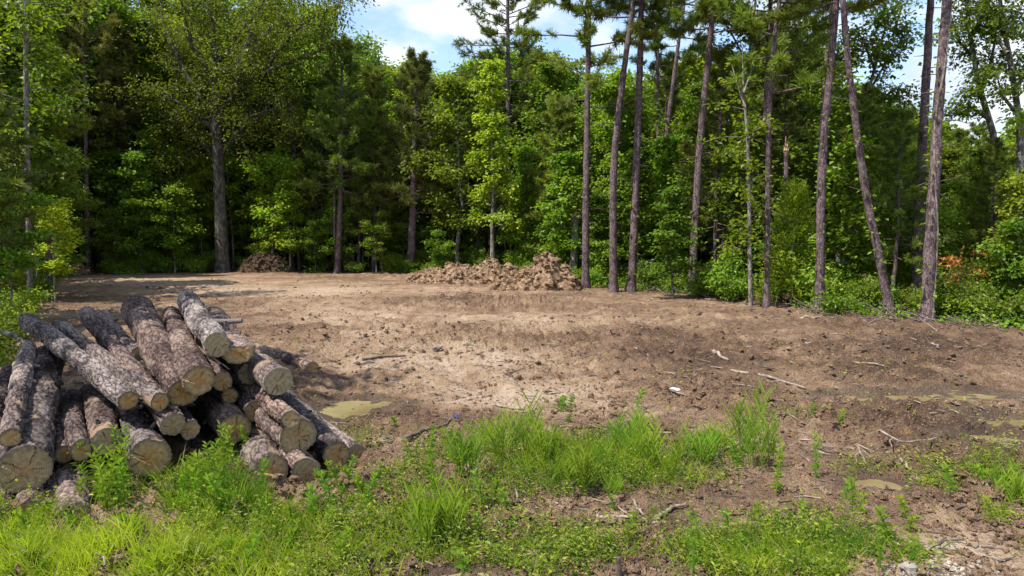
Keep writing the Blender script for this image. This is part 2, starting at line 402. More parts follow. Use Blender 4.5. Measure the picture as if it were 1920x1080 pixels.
def ground_z(x, y):
    x = np.asarray(x, float); y = np.asarray(y, float)
    near = smooth(60, 25, np.hypot(x, y))
    zl = .16 * (fbm(x * .18, y * .18, 3, 3) - .5) * smooth(80, 30, np.hypot(x, y))
    uu, vv = project(x, y, 0)
    rough = (.35 + 1.1 * smooth(.35, .65, fbm(x * .35 + 9, y * .35, 3, 11))) * (1 - .55 * np.where(y > 2.5, blobs(uu, vv, SAND), 0))
    rt = ruts(x, y)
    z = near * rt * (.7 + .6 * vn(x * 9, y * 9, None, 15)) + near * rough * (.05 * (vn(x * .7 + y * .25, y * 2.4, None, 71) - .5) * smooth(.4, .7, fbm(x * .25, y * .25, 2, 72)) + .085 * (fbm(x * 1.9, y * 1.9, 3, 21) - .5))
    lump = fbm(x * 7.5, y * 7.5, 3, 31)
    z = z + near * rough * .12 * np.clip(lump - .46, 0, 1) * 2.2
    cl = vn(x * 17, y * 17, None, 41)
    z = z + near * rough * .065 * np.clip(cl - .5, 0, 1) * 2
    b = basin(x, y); b2 = basin(x, y, 3.2)
    z = zl * (1 - b2) + z * (1 - .5 * b) * (1 - .3 * b2) - .055 * b + .008 * b2 * (1 - b)
    return z

def axis(lim, n, k):
    t = np.linspace(-1, 1, n); return lim * np.sinh(k * t) / math.sinh(k)

def build_ground():
    xs = axis(700, 760, 7.4)
    t = np.linspace(-.50, 1, 760); ys = 7.5 + 700 * np.sinh(7.3 * t) / math.sinh(7.3)
    X, Y = np.meshgrid(xs, ys)
    Z = ground_z(X, Y)
    V = np.stack([X, Y, Z], -1).reshape(-1, 3)
    nx, ny = len(xs), len(ys)
    i = (np.arange(ny - 1)[:, None] * nx + np.arange(nx - 1)[None]).ravel()
    Q = np.stack([i, i + 1, i + nx + 1, i + nx], 1)
    u, v = project(V[:, 0], V[:, 1], 0)
    sand = blobs(u, v, SAND); dark = blobs(u, v, DARK)
    front = V[:, 1] > 2.5
    sand = np.where(front, sand, .2); dark = np.where(front, dark, .2)
    litter = smooth(-1.0, .6, V[:, 1] - edge_d(u) + 1.2 * (fbm(V[:, 0] * .5, V[:, 1] * .5, 3, 5) - .5)) * front
    wet = np.clip(basin(V[:, 0], V[:, 1], 2.3) * .8, 0, 1)
    mb = MB(); mb.add(V, Q)
    me = mb.mesh('ground', ground_mat(), True, {'sand': sand, 'dark': dark, 'litter': litter, 'wet': wet})
    tag(obj('ground', me), kind='structure')

def ground_mat():
    m, nt, N, L = new_mat('bare_soil')
    out = N.new('ShaderNodeOutputMaterial'); pb = N.new('ShaderNodeBsdfPrincipled')
    geo = N.new('ShaderNodeNewGeometry')
    def noise(s, d=5, r=.55, vec=None):
        n = N.new('ShaderNodeTexNoise'); n.inputs['Scale'].default_value = s; n.inputs['Detail'].default_value = d; n.inputs['Roughness'].default_value = r
        L.new(vec or geo.outputs['Position'], n.inputs['Vector']); return n.outputs['Fac']
    def attr(n):
        a = N.new('ShaderNodeAttribute'); a.attribute_name = n; return a.outputs['Fac']
    def math_(op, a, b):
        x = N.new('ShaderNodeMath'); x.operation = op
        for k, q in ((0, a), (1, b)):
            if isinstance(q, (int, float)): x.inputs[k].default_value = q
            else: L.new(q, x.inputs[k])
        return x.outputs[0]
    def mixc(f, a, b):
        x = N.new('ShaderNodeMix'); x.data_type = 'RGBA'
        L.new(f, x.inputs[0])
        for k, q in ((6, a), (7, b)):
            if isinstance(q, tuple): x.inputs[k].default_value = (*q, 1)
            else: L.new(q, x.inputs[k])
        return x.outputs[2]
    def rng_(f, a, b, c=0, d=1):
        x = N.new('ShaderNodeMapRange'); L.new(f, x.inputs[0])
        for k, q in zip((1, 2, 3, 4), (a, b, c, d)): x.inputs[k].default_value = q
        return x.outputs[0]
    n1, n2, n3, n4 = noise(.55, 6, .6), noise(3.0, 6, .65), noise(14, 5, .6), noise(55, 4, .6)
    comb = math_('ADD', math_('MULTIPLY', n1, .9), math_('ADD', math_('MULTIPLY', n2, .85), math_('MULTIPLY', n3, .55)))
    comb = math_('ADD', comb, math_('MULTIPLY', attr('sand'), .38))
    comb = math_('SUBTRACT', comb, math_('MULTIPLY', attr('dark'), .25))
    r = ramp(N, [(0.26, (.085, .048, .032)), (.38, (.165, .098, .060)), (.50, (.275, .172, .106)), (.62, (.435, .295, .188)), (.8, (.60, .45, .32))])
    L.new(rng_(comb, .47, 1.85), r.inputs[0])
    c = r.outputs[0]
    c = mixc(rng_(n3, .54, .66, 0, .75), c, (.095, .064, .05))
    c = mixc(rng_(noise(9, 4, .7), .58, .66, 0, .6), c, (.42, .24, .10))
    c = mixc(rng_(n4, .58, .72, 0, .7), c, (.62, .53, .42))
    lit = ramp(N, [(.35, (.07, .045, .03)), (.55, (.20, .105, .055)), (.75, (.34, .20, .11))]); L.new(noise(22, 5, .7), lit.inputs[0])
    c = mixc(math_('MULTIPLY', attr('litter'), .85), c, lit.outputs[0])
    c = mixc(math_('MULTIPLY', attr('wet'), .75), c, (.10, .072, .05))
    L.new(c, pb.inputs['Base Color'])
    ro = math_('SUBTRACT', .95, math_('MULTIPLY', attr('wet'), .45)); L.new(ro, pb.inputs['Roughness'])
    pb.inputs['Specular IOR Level'].default_value = .2
    bh = math_('ADD', math_('MULTIPLY', n3, 1.2), math_('ADD', math_('MULTIPLY', n4, .5), math_('MULTIPLY', noise(30, 4, .7), .8)))
    bp = N.new('ShaderNodeBump'); bp.inputs['Strength'].default_value = 1.0; bp.inputs['Distance'].default_value = .09
    L.new(bh, bp.inputs['Height']); L.new(bp.outputs[0], pb.inputs['Normal'])
    L.new(pb.outputs[0], out.inputs[0])
    return m

build_ground()

def gz(x, y): return float(ground_z(np.array([x]), np.array([y]))[0])
def GP(u, v):
    p = G(u, v); p[2] = gz(p[0], p[1]); return p

# puddles: water sheets that the soil basins cut to shape
def water_mat():
    m, nt, N, L = new_mat('muddy_water')
    out = N.new('ShaderNodeOutputMaterial'); pb = N.new('ShaderNodeBsdfPrincipled')
    tc = N.new('ShaderNodeNewGeometry'); nz = N.new('ShaderNodeTexNoise'); nz.inputs['Scale'].default_value = 1.6; nz.inputs['Detail'].default_value = 4
    L.new(tc.outputs['Position'], nz.inputs['Vector'])
    r = ramp(N, [(.3, (.15, .10, .045)), (.7, (.27, .225, .11))]); L.new(nz.outputs['Fac'], r.inputs[0]); L.new(r.outputs[0], pb.inputs['Base Color'])
    pb.inputs['Roughness'].default_value = .05; pb.inputs['IOR'].default_value = 1.33
    L.new(pb.outputs[0], out.inputs[0]); return m
WM = water_mat()
for ip, (cx, cy, a, b) in enumerate(PUD):
    mb = MB(); k = 28; an = np.linspace(0, 2 * math.pi, k, endpoint=False)
    R = 1.8
    ring = np.stack([np.cos(an) * a * R, np.sin(an) * b * R, 0 * an], 1)
    V = np.vstack([ring, ring * .02]); i = np.arange(k); j = (i + 1) % k
    mb.add(V, np.stack([i, j, j + k, i + k], 1))
    tag(obj('puddle', mb.mesh('puddle', WM, True), None, (cx, cy, -.026 - .003 * (ip % 3))), kind='structure')

# ------------------------------------------------------------------ clods, debris
def ico():
    t = (1 + 5 ** .5) / 2
    v = nrm(np.array([(-1, t, 0), (1, t, 0), (-1, -t, 0), (1, -t, 0), (0, -1, t), (0, 1, t), (0, -1, -t), (0, 1, -t), (t, 0, -1), (t, 0, 1), (-t, 0, -1), (-t, 0, 1)], float))
    return v
def lumps(mb, pts, size, seed, flat=.6, mat=0):
    """irregular lumps from 6x4 quad spheres"""
    r = np.random.default_rng(seed); nu, nv = 7, 5
    th = np.linspace(0, 2 * math.pi, nu, endpoint=False); ph = np.linspace(.15, math.pi - .15, nv)
    base = np.stack([np.sin(ph)[:, None] * np.cos(th), np.sin(ph)[:, None] * np.sin(th), np.cos(ph)[:, None] + 0 * th], -1).reshape(-1, 3)
    Q = []
    for a in range(nv - 1):
        for b in range(nu): Q.append((a * nu + b, (a + 1) * nu + b, (a + 1) * nu + (b + 1) % nu, a * nu + (b + 1) % nu))
    Q = np.array(Q); n = len(pts); m = len(base)
    jit = 1 + r.uniform(-.48, .45, (n, m, 1))
    sc = np.stack([r.uniform(.7, 1.3, n), r.uniform(.7, 1.3, n), r.uniform(.7, 1.2, n) * flat], 1)[:, None]
    a = r.uniform(0, 6.28, n); c, s = np.cos(a), np.sin(a)
    W = base[None] * jit * sc
    W = np.stack([W[..., 0] * c[:, None] - W[..., 1] * s[:, None], W[..., 0] * s[:, None] + W[..., 1] * c[:, None], W[..., 2]], -1)
    V = (W * np.asarray(size)[:, None, None] + np.asarray(pts)[:, None]).reshape(-1, 3)
    QQ = (Q[None] + (np.arange(n) * m)[:, None, None]).reshape(-1, 4)
    mb.add(V, QQ, mat, np.repeat(r.uniform(0, 1, n), m))

def screen_pts(n, u0, u1, v0, v1, seed):
    r = np.random.default_rng(seed)
    u = r.uniform(u0, u1, n); v = r.uniform(v0, v1, n)
    dx, dy = (u - 960) / F, (540 - v) / F
    dyw, dz = CP + dy * SP, -SP + dy * CP
    t = CAM_H / -dz
    return u, v, dx * t, dyw * t

# soil clods (nobody could count them)
u, v, x, y = screen_pts(64000, -150, 2070, 525, 1110, 5)
r0 = np.random.default_rng(55)
keep = (y < edge_d(u) + .5) & (basin(x, y) < .25) & (r0.random(len(u)) < .22 + .75 * smooth(.42, .62, fbm(x * .8, y * .8, 3, 77)) * (1 - .6 * blobs(u, v, SAND)))
x, y = x[keep], y[keep]
sz = np.clip(.0125 * np.exp(r0.normal(0, .65, len(x))), .004, .055) * (.8 + .015 * y)
mb = MB(); lumps(mb, np.stack([x, y, ground_z(x, y) + sz * .15], 1), sz, 6, .65)
def clod_mat():
    m, nt, N, L = new_mat('soil_clods')
    out = N.new('ShaderNodeOutputMaterial'); pb = N.new('ShaderNodeBsdfPrincipled'); pb.inputs['Roughness'].default_value = .95; pb.inputs['Specular IOR Level'].default_value = .1
    at = N.new('ShaderNodeAttribute'); at.attribute_name = 'tint'
    r = ramp(N, [(0, (.11, .075, .058)), (.55, (.20, .14, .10)), (.85, (.33, .23, .15)), (1, (.46, .35, .25))]); L.new(at.outputs['Fac'], r.inputs[0]); L.new(r.outputs[0], pb.inputs['Base Color'])
    L.new(pb.outputs[0], out.inputs[0]); return m
tag(obj('dirt_clods', mb.mesh('dirt_clods', bpy.data.materials['bare_soil'])), kind='stuff')

rz0 = np.random.default_rng(31)
# small wood chips and twigs
u, v, x, y = screen_pts(4200, -100, 2020, 540, 1090, 8)
k = (y < edge_d(u) - .2) & (basin(x, y) < .2) & (r0.random(len(u)) < np.where(u > 900, .5, .22) * np.where(v > 880, .5, 1)); x, y = x[k], y[k]
mb = MB()
for px, py in zip(x, y):
    L_ = random.uniform(.05, .28) * (.6 + .05 * py); a = random.uniform(0, 3.14); z = gz(px, py) + .012
    d = np.array([math.cos(a), math.sin(a), random.uniform(-.05, .12)]) * L_ / 2; c = np.array([px, py, z])
    mid = c + np.array([random.uniform(-.1, .1), random.uniform(-.1, .1), .02]) * L_
    mb.tube([c - d, mid, c + d], np.array([.8, 1, .5]) * random.uniform(.004, .011) * (.6 + .05 * py), 4, random.choice([0, 1, 1]))
for j in range(260):
    uu = rz0.uniform(1180, 1900); D_ = float(edge_d(uu)) + rz0.normal(-.1, .7); px = (uu - 960) / F * D_; L_ = rz0.uniform(.15, .9); a = rz0.uniform(0, 3.14); z = gz(px, D_) + .02
    d = np.array([math.cos(a), math.sin(a), rz0.uniform(-.05, .5)]) * L_ / 2; c = np.array([px, D_, z + abs(d[2])]); mb.tube([c - d, c + rz0.normal(0, .06, 3) * L_, c + d], [.014, .011, .005], 4, int(rz0.random() < .72))
tag(obj('wood_debris', mb.mesh('wood_debris', [M['deadwood'], M['stick_dark']])), kind='stuff')

# gravel at the near right corner
u, v, x, y = screen_pts(500, 1650, 1880, 1030, 1120, 9)
k = r0.random(len(u)) < blobs(u, v, [(1760, 1078, 75, 26, 1)]); x, y = x[k], y[k]
mb = MB(); lumps(mb, np.stack([x, y, ground_z(x, y) + .006], 1), r0.uniform(.006, .02, len(x)), 12, .8)
tag(obj('gravel', mb.mesh('gravel', M['stone'])), kind='stuff')

# sticks lying on the soil
STICKS = [  # pixel path, radius px, material, label
    ([(1370, 706), (1440, 716), (1515, 728)], 3.2, 'deadwood', 'long straight pale stick lying on the dark soil beyond the weedy patch'),
    ([(1340, 671), (1352, 677), (1364, 682)], 3.5, 'deadwood', 'short pale stick on dark soil above the long straight stick'),
    ([(1395, 802), (1402, 795), (1408, 787)], 3.4, 'deadwood', 'stubby pale stick standing out beside the tall grass clumps'),
    ([(1616, 812), (1660, 826), (1690, 838), (1740, 834)], 2.4, 'deadwood', 'forked bleached branch on soil near the dark hump of earth'),
    ([(1590, 838), (1612, 852), (1624, 872)], 2.6, 'deadwood', 'curved pale branch lying in front of the forked bleached branch'),
    ([(1690, 858), (1706, 886), (1726, 908)], 2.6, 'deadwood', 'pale bent stick leaning into the weeds by the muddy puddle'),
    ([(1225, 970), (1255, 958), (1290, 948)], 4.5, 'deadwood', 'thick bleached root lying at the foot of the tall grass'),
    ([(1120, 972), (1150, 976), (1185, 980)], 4.0, 'deadwood', 'pale broken root on bare mud below the tall grass'),
    ([(1188, 938), (1196, 958), (1208, 970)], 2.8, 'deadwood', 'short curved bleached root between the tall grass and thick root'),
    ([(760, 826), (800, 812), (840, 802), (852, 792)], 3.0, 'stick_dark', 'dark curved stick on the soil pointing at the blue scrap'),
    ([(815, 660), (830, 656)], 4.5, 'deadwood', 'chunky wood piece on the pale sand in mid clearing'),
    ([(930, 764), (955, 768), (985, 770)], 2.6, 'deadwood', 'thin pale stick on the sand above the small green seedlings'),
    ([(1480, 652), (1520, 655)], 2.2, 'deadwood', 'thin grey stick among the dark clods in front of the leaning pine'),
    ([(1500, 597), (1545, 596), (1585, 594)], 2.6, 'deadwood', 'pale fallen branch lying at the foot of the vine wrapped pines'),
    ([(1600, 690), (1640, 697), (1655, 703)], 2.2, 'deadwood', 'pale stick on the soil beyond the green puddle'),
    ([(1745, 655), (1760, 662)], 2.6, 'deadwood', 'small pale stick on far soil below the tallest vine pine'),
    ([(1455, 972), (1490, 968), (1520, 972)], 2.4, 'deadwood', 'thin arched stick on mud among the near weeds'),
    ([(1250, 740), (1290, 744)], 2.0, 'deadwood', 'thin pale twig lying beside the white scrap'),
    ([(680, 683), (720, 674), (760, 672)], 2.6, 'stick_dark', 'dark slender stick on the sand past the log pile'),
    ([(1560, 575), (1600, 560)], 2.5, 'deadwood', 'slanting dead branch propped at the edge of the pines'),
    ([(1880, 824), (1900, 826), (1930, 826)], 4.0, 'stick_dark', 'dark waterlogged branch at the rim of the muddy puddle'),
    ([(980, 1026), (1010, 1022), (1038, 1026)], 5.0, 'stick_dark', 'dark mud caked root on the near bare soil'),
    ([(8, 622), (30, 632), (52, 645)], 4.2, 'bark_grey', 'broken pole end sticking out behind the leaning end log'),
]
for path, rp, mt, lab in STICKS:
    if 'pole end' in lab:
        pts = np.array([P(a, b, 7.1 - .2 * i) for i, (a, b) in enumerate(path)])
    else:
        pts = np.array([GP(a, b) for a, b in path])
    rad = rp * np.mean(pts[:, 1]) / F
    if 'pole end' not in lab:
        pts[:, 2] += rad * .9
        if 'propped' in lab: pts[1, 2] += .8
    if len(pts) < 3: pts = np.vstack([pts[0], pts.mean(0), pts[1]])
    t = np.linspace(0, 1, 9); ts = np.linspace(0, 1, len(pts))
    c = pts[len(pts) // 2].copy()
    pp = np.stack([np.interp(t, ts, pts[:, i]) for i in range(3)], 1) + np.random.default_rng(len(lab)).normal(0, rad * .5, (9, 3)) * [1, 1, .3]
    if 'pole end' not in lab: pp[:, 2] = np.maximum(pp[:, 2], ground_z(pp[:, 0], pp[:, 1]) + rad * .7)
    mb = MB(); mb.tube(pp - c, rad * np.linspace(1.1, .6, 9), 7, cap=True)
    if 'forked' in lab:
        q = pp[4]; mb.tube([q - c, q - c + [-.12, -.15, .02], q - c + [-.2, -.34, .01]], [rad * .8, rad * .6, rad * .3], 6)
    tag(obj('stick', mb.mesh('stick', M[mt], True), None, c), lab, 'stick', 'sticks strewn over the clearing')

# stakes, scraps
def small(name, u, v, mb, mats, label, cat, dz=0.0):
    p = GP(u, v); p[2] += dz
    return tag(obj(name, mb.mesh(name, mats), None, p), label, cat)
for (u_, v_, h_, r_, lab) in [(1160, 1085, .13, .018, 'short dark stake stub poking from the near grass'), (962, 812, .11, .02, 'dark broken stub standing behind the tall grass'), (1476, 742, .05, .012, 'tiny dark stub')][:2]:
    mb = MB(); mb.tube([[0, 0, -.05], [0.003, 0, h_ * .5], [-.004, .004, h_]], [r_, r_ * .95, r_ * .8], 8, cap=True)
    small('wooden_stub', u_, v_, mb, M['stick_dark'], lab, 'stake')
mb = MB(); g = np.linspace(-1, 1, 7); X, Y = np.meshgrid(g, g); r_ = np.random.default_rng(3)
V = np.stack([X * .032, Y * .03, .02 + .014 * np.sin(X * 3) + r_.normal(0, .007, X.shape)], -1).reshape(-1, 3)
i = (np.arange(6)[:, None] * 7 + np.arange(6)).ravel(); mb.add(V, np.stack([i, i + 1, i + 8, i + 7], 1))
small('plastic_scrap', 853, 791, mb, M['blue'], 'crumpled bright blue plastic scrap at the end of a dark stick', 'litter')
mb = MB(); lumps(mb, np.array([[0, 0, .02]]), np.array([.045]), 4, .5)
small('pale_stone', 1265, 740, mb, M['white'], 'small white lump lying on the brown soil in mid clearing', 'stone')
mb = MB(); lumps(mb, np.array([[0, 0, .03]]), np.array([.05]), 14, .7)
small('grey_stone', 1705, 1078, mb, M['stone'], 'grey stone beside the gravel in the near right corner', 'stone')

# ------------------------------------------------------------------ earth heaps
def mound(u0, u1, vb, vt, mat, label, seed, depth_k=.7, name='dirt_mound', lump=.09, skew=0, peaks=None):
    base = GP((u0 + u1) / 2, vb); D = base[1]
    w = (u1 - u0) / F * D / 2; h = (vb - vt) / F * D
    n = 90; g = np.linspace(-1.15, 1.15, n); X, Y = np.meshgrid(g, g)
    rr = np.sqrt(X ** 2 + Y ** 2)
    shape = np.clip(1 - rr ** 1.6, 0, 1)
    if peaks is not None:
        shape = np.zeros_like(X)
        for (px, pw, ph) in peaks: shape = np.maximum(shape, ph * np.clip(1 - (((X - px) / pw) ** 2 + Y ** 2 / .8) ** .8, 0, 1))
    xw, yw = X * w, Y * w * depth_k
    z = h * shape * (.72 + .5 * fbm(xw * 1.6 + seed, yw * 1.6, 3, seed))
    z += np.clip(shape * 4, 0, 1) * (lump * 2.2 * (fbm(xw * 4 + seed, yw * 4, 3, seed + 4) - .42) + lump * .9 * (vn(xw * 9, yw * 9, None, seed + 7) - .4))
    z -= .12 * (shape <= 0)
    V = np.stack([xw, yw, z], -1).reshape(-1, 3)
    i = (np.arange(n - 1)[:, None] * n + np.arange(n - 1)).ravel()
    mb = MB(); mb.add(V, np.stack([i, i + 1, i + n + 1, i + n], 1))
    r = np.random.default_rng(seed)
    k = r.integers(0, n * n, 2600); k = k[shape.ravel()[k] > .004]
    s = np.clip(.020 * np.exp(r.normal(0, .8, len(k))), .008, .16) * lump / .09
    lumps(mb, V[k] + np.c_[r.normal(0, .03, (len(k), 2)), s * .25], s, seed + 1, .8)
    c = base.copy(); c[1] += w * depth_k * .8
    tag(obj(name, mb.mesh(name, M[mat]), None, c), label, 'dirt mound')
mound(434, 544, 512, 470, 'shadesoil', 'dark shaded soil heap beside the trunk of the big spreading tree', 3)
mound(758, 985, 534, 490, 'clay', 'long low heap of tan clay clods at the wood edge', 8, .45, peaks=[(-.5, .5, .55), (-.1, .5, .8), (.35, .42, 1.0), (.75, .35, .7)])
mound(935, 1094, 546, 480, 'clay', 'tall pointed heap of tan clay clods next to the straight pine', 21, .7, peaks=[(.12, .62, 1.0), (-.35, .6, .62), (.55, .45, .62), (-.75, .4, .35)])
mound(100, 158, 517, 498, 'clay', 'small rubble and root heap in the far corner by the thin brown pine', 33, .8, lump=.07)

# ------------------------------------------------------------------ log pile
LOGS = [  # front u,v,r px, front depth, back u,v,r px (None = follow the pile), back depth, label, style
    (409, 646, 22, 6.40, 353, 562, 18, 8.5, 'topmost log of the pile, short knobbly bark with an orange cut end', 'n'),
    (447, 652, 30, 6.60, 398, 600, 25, 8.6, 'split half log with a flat top and dark brown cut face under the topmost log', 'half'),
    (373, 712, 29, 6.00, 322, 592, 16, 8.5, 'thick log with a notched grey cut face left of the small orange end', 'step'),
    (344, 736, 28, 6.05, 258, 580, 27, 8.5, 'thickest dark barked top log with an orange brown cut end', 'n'),
    (417, 715, 18.5, 6.45, None, None, 16, None, 'small orange cut end tucked beside the notched thick log', 'n'),
    (431, 742, 16, 6.6, None, None, 15, None, 'shadowed small log end deep below the orange cut end', 'n'),
    (241, 751, 18.5, 5.80, 52, 605, 16, 7.7, 'long slim log lying across the pile, leftmost of the top layer', 'n'),
    (299, 754, 16, 5.85, 108, 614, 12, 7.8, 'long slim log with a mossy chipped end beside the leftmost top log', 'n'),
    (326, 795, 22, 5.85, 163, 593, 15, 8.3, 'mid pile log whose pale round end sits under the thick dark log', 'n'),
    (262, 662, 14, 7.2, 190, 598, 13, 8.6, 'short dark log lying behind the mossy ended slim log', 'n'),
    (357, 806, 17, 6.0, None, None, 16, None, 'small shaded log end right beside the pale round end', 'n'),
    (281, 860, 38, 5.50, None, None, 33, None, 'large front log with a bright split across its cut face', 'step'),
    (200, 829, 27, 5.65, 165, 736, 17, 7.6, 'log with a dark green shaded face behind the leafy weeds', 'n'),
    (152, 845, 21, 5.50, 134, 742, 15, 7.4, 'narrow log with a tan ragged cut end above the bottom logs', 'n'),
    (122, 852, 17, 5.60, None, None, 16, None, 'bark end of a thin log wedged beside the ragged narrow log', 'n'),
    (47, 880, 47, 5.15, 90, 674, 27, 7.4, 'biggest log at the pile end with a cracked brown face', 'step'),
    (22, 822, 20, 5.15, 52, 652, 12, 7.2, 'leaning slim log resting on top of the biggest log', 'n'),
    (56, 962, 26, 4.92, None, None, 24, None, 'bottom log under the biggest log, end sunk in grass', 'n'),
    (2, 966, 25, 4.94, None, None, 24, None, 'outermost bottom log cut by the picture edge', 'n'),
    (138, 974, 31, 4.78, 112, 848, 24, 6.5, 'bottom log with flaking bark nearest to the viewer', 'n'),
    (98, 940, 22, 5.2, None, None, 20, None, 'dark buried log between the two bottom ends', 'n'),
    (-28, 860, 30, 5.4, 20, 700, 18, 7.4, 'log half out of the picture behind the leaning slim log', 'n'),
    (523, 716, 26, 6.15, 455, 668, 24, 8.2, 'log with a peeled orange patch on its bark at the right shoulder', 'n'),
    (543, 787, 16, 5.72, 446, 706, 17, 7.7, 'small log with a yellowish cut end resting on a larger end', 'n'),
    (560, 818, 34, 5.95, None, None, 32, None, 'large end with a torn pale chip beneath the yellowish small end', 'n'),
    (629, 853, 26.5, 6.10, 530, 735, 21, 8.6, 'long rough log sloping down the right flank of the pile', 'n'),
    (668, 853, 21, 6.35, None, None, 20, None, 'dark log end at the far right foot of the pile', 'n'),
    (508, 882, 31, 5.62, 452, 772, 25, 7.6, 'front log with a cracked dark face and pale bark beside tall grass', 'step'),
    (572, 884, 27, 5.72, None, None, 26, None, 'shaded grey end on the ground between two front logs', 'n'),
    (440, 806, 29, 6.15, None, None, 27, None, 'reddish shaded end behind the green weeds at pile centre', 'n'),
    (585, 690, 11, 10.1, 462, 648, 10, 12.2, 'lone thin log lying on the soil behind the pile', 'n'),
    (395, 860, 24, 6.1, None, None, 24, None, 'hidden dark log low in the pile centre behind the weeds', 'n'),
    (470, 700, 20, 6.9, None, None, 20, None, 'shadowed log under the split half log', 'n'),
    (480, 770, 22, 6.5, None, None, 22, None, 'black shaded log behind the yellowish small end', 'n'),
    (250, 810, 20, 6.2, None, None, 20, None, 'shaded log behind the large split faced front log', 'n'),
]
def make_log(fu, fv, fr, fd, bu, bv, br, bd, label, style, seed):
    r = np.random.default_rng(seed)
    a = P(fu, fv, fd); ra = fr * fd / F
    if bu is None:
        b = a + np.array([-1.45, 2.15, .02]); rb = ra * br / fr * 1.0
    else:
        b = P(bu, bv, bd); rb = br * bd / F
    ax = b - a; Ln = np.linalg.norm(ax)
    nr, sg = 210, 84
    s = np.linspace(0, 1, nr); th = np.linspace(0, 2 * math.pi, sg, endpoint=False)
    S, T = np.meshgrid(s, th, indexing='ij')
    R = ra + (rb - ra) * S
    bend = .035 * np.sin(S * math.pi) * r.uniform(-1, 1), .02 * np.sin(S * math.pi * 1.5) * r.uniform(-1, 1)
    cx, cy, cz = np.cos(T) * R, np.sin(T) * R, S * Ln
    o = r.uniform(0, 50)
    n1 = vn(cx * 6 + o, cy * 6, cz * 2.2, seed); n2 = vn(cx * 24 + o, cy * 24, cz * 9 + o, seed + 1); n3 = vn(cx * 55, cy * 55 + o, cz * 30, seed + 2)
    ps = r.uniform(17, 25); wob = 1.1 * (n3 - .5) + 1.3 * (n2 - .5)
    f1, f2, pid = worley(cx * ps + o + wob, cy * ps + wob, cz * ps * r.uniform(.28, .45) + wob + o, seed + 4)
    plate = smooth(.02, .26, f2 - f1)
    peel = smooth(.74, .80, vn(cx * 6 + 3 * o, cy * 6, cz * 3.2, seed + 6) + .3 * (n2 - .5)) * (r.random() < .55)
    disp = .034 * (n1 - .5) + (1 - peel) * (.009 * (plate - .6) * (.6 + .8 * pid) + .007 * (pid - .5) + .005 * (n3 - .5)) - .008 * peel
    btint = np.clip(plate * (.36 + .20 * pid) + .05 + .22 * (n3 - .5) + .6 * (n1 - .5), 0, 1)
    for k in range(r.integers(1, 4)):     # swollen knot whorls
        s0 = r.uniform(.15, .95); disp = disp + .014 * np.exp(-((S - s0) * Ln / .05) ** 2) * (.4 + vn(T * 1.3, S * 0 + k, None, seed + 9))
    RR = R + disp
    lx, ly = np.cos(T) * RR + bend[0], np.sin(T) * RR + bend[1]
    endtilt = r.uniform(-.08, .08, 2)
    lz = S * Ln + np.where(S < .5, (lx * endtilt[0] + ly * endtilt[1]) * (1 - S * 2), 0)
    zl = nrm(ax); up = np.array([0, 0, 1.]); xl = nrm(np.cross(up, zl)); yl = np.cross(zl, xl)
    if style == 'half':
        # flat split: everything above the split plane is pulled down to it
        flat = np.minimum(ly, .012 + .010 * (n2 - .5))
        ly = np.where(S < .55, flat, ly * 1.0 + 0)
    V = np.stack([lx, ly, lz], -1).reshape(-1, 3)
    i = np.arange(nr - 1)[:, None] * sg; j = np.arange(sg)[None]; k = (j + 1) % sg
    Q = np.stack([i + j, i + k, i + sg + k, i + sg + j], -1).reshape(-1, 4)
    mb = MB(); mb.add(V, Q, 0, btint.ravel())
    # branch stubs
    for q in range(r.integers(0, 3)):
        t = r.uniform(.1, .9); an = r.uniform(0, 6.28); d = np.array([math.cos(an), math.sin(an), -.5]); rr_ = ra + (rb - ra) * t
        p = np.array([math.cos(an) * rr_ * .9, math.sin(an) * rr_ * .9, t * Ln]); mb.tube([p, p + d * .03, p + d * r.uniform(.04, .07)], [.024, .02, .014], 7)
    if label.startswith('topmost'):
        p = np.array([rb * -.6, 0, Ln * .42]); mb.tube([p, p + [-.15, .0, -.03], p + [-.30, .02, -.12]], [.04, .032, .026], 9, cap=True)
    pk = np.zeros(mb.n); pk[:peel.size] = peel.ravel()
    me = mb.mesh('log', M['bark_log'], True, {'peel': pk})
    ob = obj('log', me)
    import mathutils
    ob.matrix_world = mathutils.Matrix(((xl[0], yl[0], zl[0], a[0]), (xl[1], yl[1], zl[1], a[1]), (xl[2], yl[2], zl[2], a[2]), (0, 0, 0, 1)))
    tag(ob, label, 'log', 'logs of the log pile')
    # cut faces
    for end in (0, nr - 1):
        ring = V[end * sg:(end + 1) * sg]; c = ring.mean(0)
        nrg = 24; fr_ = np.linspace(1, .01, nrg)
        W = c + (ring[None] - c) * fr_[:, None, None]
        rel = (W - c)[..., :2]
        sgn = -1 if end == 0 else 1
        dz = .004 * (vn(rel[..., 0] * 40, rel[..., 1] * 40, None, seed + 3) - .5)
        if end == 0:
            dz = dz - .010 * (vn(rel[..., 0] * 9, rel[..., 1] * 9, None, seed + 5) - .5)
            if style == 'step':
                an = r.uniform(.3, .8); nx, ny = -math.sin(an), math.cos(an)
                dd = rel[..., 0] * nx + rel[..., 1] * ny + .03 * ra / .14
                stp = np.clip(-dd / .006, 0, 1) * .022
                dz = dz - stp * np.clip((fr_[:, None] < .97), 0, 1)
        if end == 0:
            ck = np.zeros((nrg, sg)); cd_ = ck.copy()
            for q in range(r.integers(2, 5)):
                ja = r.integers(0, sg); f0, f1_ = r.uniform(0, .3), r.uniform(.6, .98); wob_ = np.cumsum(r.integers(-1, 2, nrg)) * (r.random() < .5)
                for m_ in range(nrg):
                    if f0 < fr_[m_] < f1_: ck[m_, (ja + int(wob_[m_])) % sg] = 1
            dz = dz + .016 * ck
